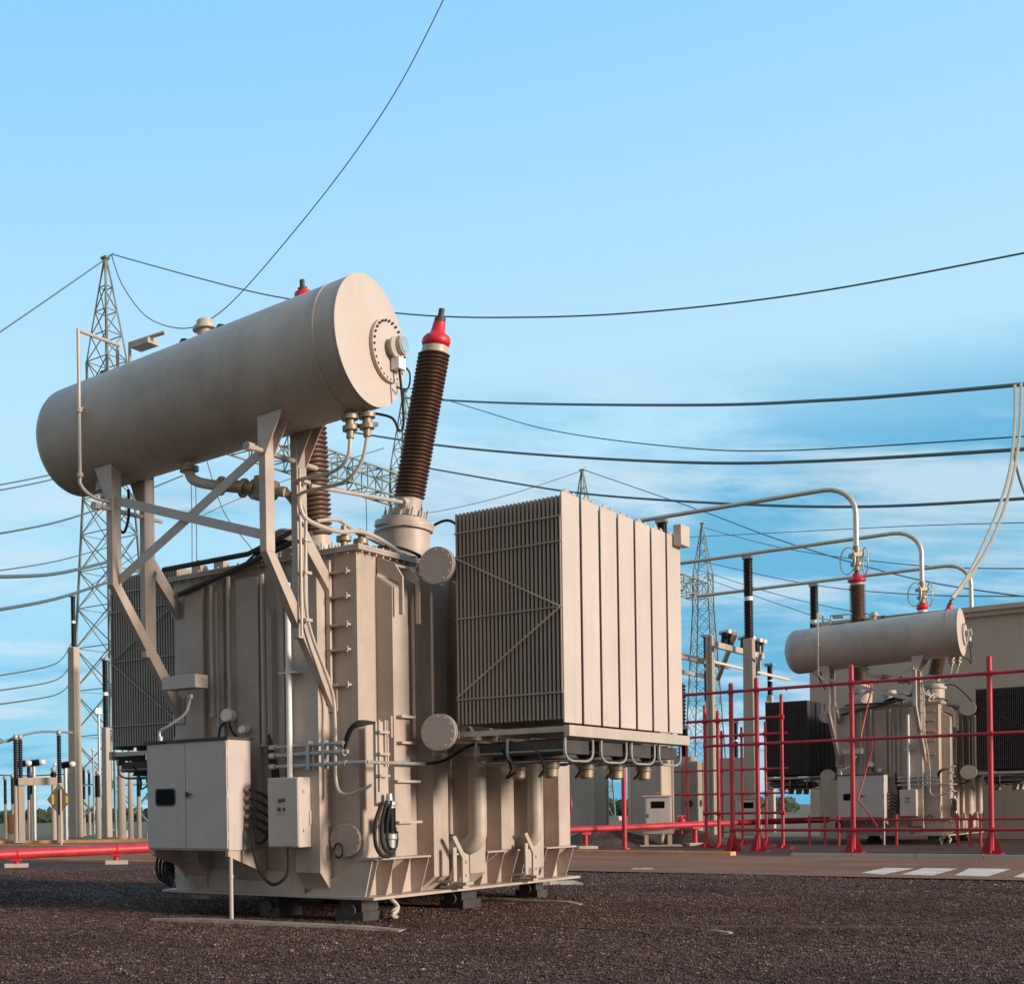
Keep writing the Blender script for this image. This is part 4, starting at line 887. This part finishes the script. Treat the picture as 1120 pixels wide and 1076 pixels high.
for x, y in ((-3.0, 0), (-2.2, 0), (.1, 0), (.9, 0), (2.2, 0), (2.9, 0)):
    ins = MB().lathe(shed_profile(1, .17, 8), (x, y, zz_(709)), (x+.15, y, zz_(698)), 10).build('insulator', 'porcd', t, shift=(0, 0, 0)); MB().cyl((x+.0, y-.3, zz_(697)), (x+.4, y+.3, zz_(697)), .12, 8).build('contact', 'pipe', ins, shift=(0, 0, 0))
# diamond sign seen from behind
p = G(65.5, 927); t = empty('diamond_sign', (p.x, p.y, GZ), R(8), label='dark diamond road sign seen from behind on a pale post', cat='sign'); k = p.y/F; zc = (927-874)*k
m = MB(); h = 13.5*k*1.0; m.prism([(-h, 0, zc), (0, 0, zc-h*1.3), (h, 0, zc), (0, 0, zc+h*1.3)], (0, .03, 0)); b = m.build('sign_board', 'sign', t, shift=(0, 0, 0))
for x in (-.52, .62): q = h*1.3*(1-abs(x)*1.12); MB().box((x*h-.06, -.012, zc-q*.72), (x*h+.06, -.002, zc+q*.72)).build('stripe', 'yellow', b, shift=(0, 0, 0))
MB().cyl((.06, -.07, -.1), (.06, -.07, zc+h*.8), .055, 10).build('post', 'conc', t, shift=(0, 0, 0))
# lit floodlight on the left tower
p = P(108, 777, 82); t = empty('floodlight', (p.x, p.y, GZ), 0, label='lit floodlight glowing in front of the left lattice tower', cat='lamp'); z = p.z-GZ
M['lamp'] = emis('lamp_glow', (1., .85, .5), 30.)
MB().cyl((0, .3, 0), (0, .3, z), .09, 8).build('pole', 'galv', t, shift=(0, 0, 0)); MB().box((-.18, .02, z-.18), (.18, .3, z+.18)).build('housing', 'galv', t, shift=(0, 0, 0)); MB().lathe([(0, .1), (.5, .15), (1, .15)], (0, -.1, z), (0, .019, z), 16).build('lens', 'lamp', t, shift=(0, 0, 0))
for x, y, D, lb in ((102, 822, 88, 'small lit lamp below the floodlight'), (37, 845, 90, 'small white lamp globe among the left insulators'), (60, 838, 90, 'white lamp globe above the sign'),):
    p = P(x, y, D); t = empty('yard_lamp', (p.x, p.y, GZ), 0, label=lb, cat='lamp'); z = p.z-GZ
    MB().cyl((0, 0, 0), (0, 0, z), .07, 8).build('pole', 'galv', t, shift=(0, 0, 0)); MB().lathe([(0, .05), (.3, .13), (.7, .13), (1, .05)], (0, 0, z), (0, 0, z+.28), 12).build('globe', 'white', t, shift=(0, 0, 0))
p = P(14, 893, 75); t = empty('equipment_box', (p.x, 75, GZ), 0, label='orange brown equipment box on legs at far left', cat='box')
MB().box((-.3, -.3, .5), (.3, .3, 1.6)).build('body', 'rust', t, shift=(0, 0, 0)); MB().box((-.25, -.25, 0), (.25, .25, .5)).build('leg', 'conc', t, shift=(0, 0, 0))

# ============================================================ wires
def wire(label, pts, D0, D1, r, m='wire', name='power_line', group='overhead wires'):
    xa, xb = pts[0][0], pts[-1][0]
    if abs(xb-xa) < 60: q = [P(x, y, D0+(D1-D0)*i/(len(pts)-1)) for i, (x, y) in enumerate(pts)]
    else: q = [P(x, y, 1/((1/D0)+(1/D1-1/D0)*(x-xa)/(xb-xa))) for x, y in pts]
    o = MB().tube(spl(q, 8), r, 6).build(name, m)
    return tag(o, label, 'wire', group)
wire('wire descending left from the top of the left tower', [(-20, 377), (50, 329), (122, 279)], 75, 90, .045)
wire('long wire sagging right from the left tower top across to the right edge', [(122, 278), (220, 305), (310, 326), (450, 344), (580, 347), (720, 340), (900, 318), (1140, 273)], 90, 50, .04)
wire('thin wire rising steeply to the top edge from behind the drum', [(122, 279), (134, 312), (160, 346), (195, 359), (225, 352), (262, 322), (330, 243), (390, 165), (440, 88), (490, -10)], 90, 70, .035)
wire('upper thick conductor right of the brown bushing', [(440, 435), (560, 441), (760, 443), (900, 438), (1000, 431), (1135, 419)], 119, 50, .085)
wire('middle thick conductor crossing behind the brown bushing', [(380, 472), (480, 487), (600, 498), (760, 506), (900, 504), (1140, 490)], 115, 52, .085)
wire('lower thick conductor passing above the radiator bank', [(440, 507), (560, 528), (650, 541), (800, 551), (950, 554), (1140, 544)], 119, 54, .075)
wire('thin wire starting at the bushing below the upper conductor', [(448, 425), (520, 447), (600, 470), (720, 487), (850, 493), (1140, 476)], 119, 60, .04)
wire('thin wire from the middle tower down to the right', [(639, 514), (760, 556), (860, 593), (1000, 633), (1140, 655)], 148, 80, .05)
wire('thin wire from the middle tower down to the left', [(639, 514), (560, 540), (490, 557), (430, 566)], 148, 130, .045)
wire('lowest long thin wire crossing to the wall roof', [(760, 612), (880, 638), (1000, 650), (1140, 652)], 170, 90, .05)
wire('faint wire below the bus tubes toward the right', [(760, 622), (850, 650), (930, 668), (1060, 690)], 170, 95, .045)
wire('faint wire from the far tower toward the far drum', [(770, 632), (850, 660), (925, 683), (1060, 705)], 170, 95, .045)
wire('thin wire passing under the highest bus tube', [(770, 577), (860, 600), (1000, 618), (1140, 622)], 176, 90, .05)
wire('faint wire crossing between the bus tubes at right', [(700, 590), (860, 582), (1000, 575), (1140, 571)], 150, 90, .035)
for i, (a, b, c, d, th, lb) in enumerate(((530, 508, 495, 470, .035, 'topmost of the paired wires at the left edge below the drum'), (536, 513, 500, 476, .035, 'second of the paired wires at the left edge below the drum'), (583, 562, 548, 520, .05, 'third wire from the top at the left edge'), (628, 627, 610, 596, .10, 'thick bar like conductor at the left edge'),
                         (623, 607, 594, 580, .035, 'thin wire crossing the thick left conductor'), (666, 646, 632, 610, .09, 'thick sloping conductor above the left concrete column'), (738, 716, 700, 685, .04, 'upper of three wires ending at the left column'), (754, 736, 722, 706, .04, 'middle of three wires ending at the left column'), (769, 753, 742, 730, .04, 'lowest of three wires ending at the left column'))):
    wire(lb, [(-15, a+3), (60, (a+b)/2-1 if i != 3 else 627.5), (78 if i > 5 else 120, c+4)]+([(200, d)] if i < 3 else []), 60, 88, th)
wire('bus tube over the far left portal', [(-10, 816), (18, 806), (45, 800), (80, 801)], 73, 73, .07, 'galv')
wire('thin loop wire left of the far portal', [(-10, 800), (0, 808), (8, 811), (18, 807)], 73, 73, .04)
wire('lower far left bus wire', [(-10, 847), (30, 848), (80, 846)], 85, 85, .05)
tA = O2+U*2.55+V*.0
for i, (pp, lb) in enumerate((([(1110, 421), (1110, 455), (1106, 505), (1096, 545), (1078, 590), (1058, 630), (1041, 654)], 'left pale dropper cable curving to the far bushing'), ([(1117, 419), (1116, 460), (1112, 500), (1102, 545), (1084, 592), (1060, 632), (1042, 655)], 'right pale dropper cable curving to the far bushing'))):
    wire(lb, pp, 50, 49, .055, 'alum', 'dropper_cable', 'pale dropper cables at right')
wire('dark dropper wire at the right edge', [(1111, 440), (1109, 490), (1114, 520), (1125, 550)], 52, 52, .045, 'wire', 'dropper_cable', 'dark dropper wires')
for x, y0, y1, lb in ((209, 520, 640, 'left thin hanging wire seen between the support frames'), (214, 530, 640, 'right thin hanging wire seen between the support frames'), (400, 540, 600, 'thin hanging wire left of the bushing turret')):
    wire(lb, [(x, y0), (x+1, (y0+y1)/2), (x+1, y1+30)], 100, 100, .035)
wire('pair wire slanting behind the cross brace, upper', [(225, 500), (245, 560), (275, 600), (300, 640)], 100, 100, .035)
wire('wire slanting left of the near support frame', [(100, 640), (200, 575), (300, 530), (420, 490)], 95, 110, .04)

# ============================================================ far trees
def tree_line(x0, x1, D, h, n, label):
    mb = MB(); 
    for i in range(n):
        x = random.uniform(x0, x1); p = P(x, 888, D*random.uniform(.92, 1.1)); hh = h*random.uniform(.4, 1); s = random.uniform(.3, 1.1)
        q = Vector((p.x, p.y, GZ+hh*random.random()**.7)); a = Vector((random.uniform(-1, 1), random.uniform(-1, 1), random.uniform(-1, 1))).normalized()*s; b = a.orthogonal().normalized()*s*.7
        mb.add([q-a-b, q+a-b, q+a*.8+b, q-a*.6+b], [(0, 1, 2, 3)])
    o = mb.build('far_woodland', 'leaf'); return tag(o, label, 'trees', kind='stuff')
tree_line(-60, 640, 260, 2.6, 3200, 'low dark line of far bushes on the left horizon'); tree_line(640, 870, 240, 3.0, 1500, 'low dark line of far bushes on the horizon right of the radiators')

# ============================================================ light, sky, camera
SUN_EL = R(11); sx, sy = .748, -.664; n_ = math.hypot(sx, sy); sx /= n_; sy /= n_
sd = Vector((sx*math.cos(SUN_EL), sy*math.cos(SUN_EL), math.sin(SUN_EL)))
L = bpy.data.lights.new('sun', 'SUN'); L.energy = 3.9; L.angle = R(14.); L.color = (1., .845, .71)
so = bpy.data.objects.new('sun', L); COL.objects.link(so); so.rotation_euler = (-sd).to_track_quat('-Z', 'Y').to_euler()
w = bpy.data.worlds.new('World'); scene.world = w; w.use_nodes = True; n = w.node_tree; n.nodes.clear()
out = n.nodes.new('ShaderNodeOutputWorld'); bg = n.nodes.new('ShaderNodeBackground'); n.links.new(bg.outputs[0], out.inputs[0])
sk = n.nodes.new('ShaderNodeTexSky'); sk.sky_type = 'NISHITA'; sk.sun_disc = False; sk.sun_elevation = SUN_EL; sk.sun_rotation = math.atan2(sx, sy); sk.air_density = 1.; sk.dust_density = .6; sk.ozone_density = 2.
bg.inputs[1].default_value = .15
tc = n.nodes.new('ShaderNodeTexCoord'); sep = n.nodes.new('ShaderNodeSeparateXYZ'); n.links.new(tc.outputs['Generated'], sep.inputs[0])
# clouds: noise over the sky plane, direction divided by its height
ad = n.nodes.new('ShaderNodeMath'); ad.operation = 'ADD'; ad.inputs[1].default_value = .22; n.links.new(sep.outputs[2], ad.inputs[0])
dv = n.nodes.new('ShaderNodeVectorMath'); dv.operation = 'DIVIDE'; cb_ = n.nodes.new('ShaderNodeCombineXYZ')
for i in range(3): n.links.new(ad.outputs[0], cb_.inputs[i])
n.links.new(tc.outputs['Generated'], dv.inputs[0]); n.links.new(cb_.outputs[0], dv.inputs[1])
def noise(scale, det, off, rough=.55, dist=.4):
    mp = n.nodes.new('ShaderNodeMapping'); mp.inputs['Location'].default_value = off; mp.inputs['Scale'].default_value = (.55, 1.15, 1); mp.inputs['Rotation'].default_value = (0, 0, R(20))
    n.links.new(dv.outputs[0], mp.inputs[0]); t = n.nodes.new('ShaderNodeTexNoise'); t.inputs['Scale'].default_value = scale; t.inputs['Detail'].default_value = det; t.inputs['Roughness'].default_value = rough; t.inputs['Distortion'].default_value = dist
    n.links.new(mp.outputs[0], t.inputs['Vector']); return t
def ramp(src, a, b, lo=0., hi=1.):
    r = n.nodes.new('ShaderNodeMapRange'); r.interpolation_type = 'SMOOTHSTEP'; r.inputs[1].default_value = a; r.inputs[2].default_value = b; r.inputs[3].default_value = lo; r.inputs[4].default_value = hi
    n.links.new(src, r.inputs[0]); return r.outputs[0]
def mixc(fac, a, b, fixed=False, mode='MIX'):
    m_ = n.nodes.new('ShaderNodeMix'); m_.data_type = 'RGBA'; m_.blend_type = mode
    if isinstance(fac, (int, float)): m_.inputs[0].default_value = fac
    else: n.links.new(fac, m_.inputs[0])
    for k, s in ((6, a), (7, b)):
        if isinstance(s, tuple): m_.inputs[k].default_value = (*s, 1)
        else: n.links.new(s, m_.inputs[k])
    return m_.outputs[2]
def mul(a, b):
    m_ = n.nodes.new('ShaderNodeMath'); m_.operation = 'MULTIPLY'
    for k, s in ((0, a), (1, b)):
        if isinstance(s, (int, float)): m_.inputs[k].default_value = s
        else: n.links.new(s, m_.inputs[k])
    return m_.outputs[0]
SKYMUL = (1., 1., 1.)
hi = (2.6, 4.9, 6.9); lo_ = (3.6, 5.6, 7.0)
grad = mixc(ramp(sep.outputs[2], .26, .60), (2.75, 4.35, 5.4), (1.5, 3.5, 5.5))
grad = mixc(ramp(sep.outputs[2], .02, .30), (1.4, 3.4, 4.65), grad)
sky = mixc(.08, grad, sk.outputs[0])
def addn(a, b):
    m_ = n.nodes.new('ShaderNodeMath'); m_.operation = 'ADD'
    for k, q in ((0, a), (1, b)):
        if isinstance(q, (int, float)): m_.inputs[k].default_value = q
        else: n.links.new(q, m_.inputs[k])
    return m_.outputs[0]
# bank of blue cloud low in the sky, thicker toward the right, with pale streaks through it
edge = noise(1.2, 4, (5.3, 2.2, 0)).outputs[0]
low = ramp(addn(sep.outputs[2], mul(edge, .16)), .29, .39, 1., 0.)
side = ramp(sep.outputs[0], -.05, .55, -.13, .10)
c1 = ramp(addn(noise(2.2, 8, (3.1, 1.7, 0), .58).outputs[0], side), .40, .60); c2 = ramp(noise(2.4, 8, (9.1, 4.2, 0), .6).outputs[0], .45, .62)
sky = mixc(mul(mul(c1, low), .92), sky, (.72, 2.45, 3.8))
sky = mixc(mul(mul(c2, low), .72), sky, (3.4, 4.25, 4.75))
# added warm tone on the unseen sky behind the viewer, to warm shaded faces
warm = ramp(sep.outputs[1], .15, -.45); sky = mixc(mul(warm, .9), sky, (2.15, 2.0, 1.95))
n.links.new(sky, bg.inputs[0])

cam = bpy.data.cameras.new('camera'); co = bpy.data.objects.new('camera', cam); COL.objects.link(co); scene.camera = co
cam.sensor_fit = 'HORIZONTAL'; cam.sensor_width = 36; cam.lens = 36*F/1120; cam.shift_x = (560-PX)/1120; cam.shift_y = S/1120; cam.clip_end = 9000; cam.clip_start = .1
m3 = Matrix(((CX[0], CU[0], 0), (0, 0, -1), (CX[2], CU[2], 0)))
co.matrix_world = Matrix.Translation((0, 0, H)) @ m3.to_4x4()
vs_ = scene.view_settings; scene.display_settings.display_device = 'sRGB'; vs_.view_transform = 'Standard'; vs_.look = 'None'; vs_.exposure = .35; vs_.gamma = 1; vs_.use_curve_mapping = False
scene.cycles.max_bounces = 6
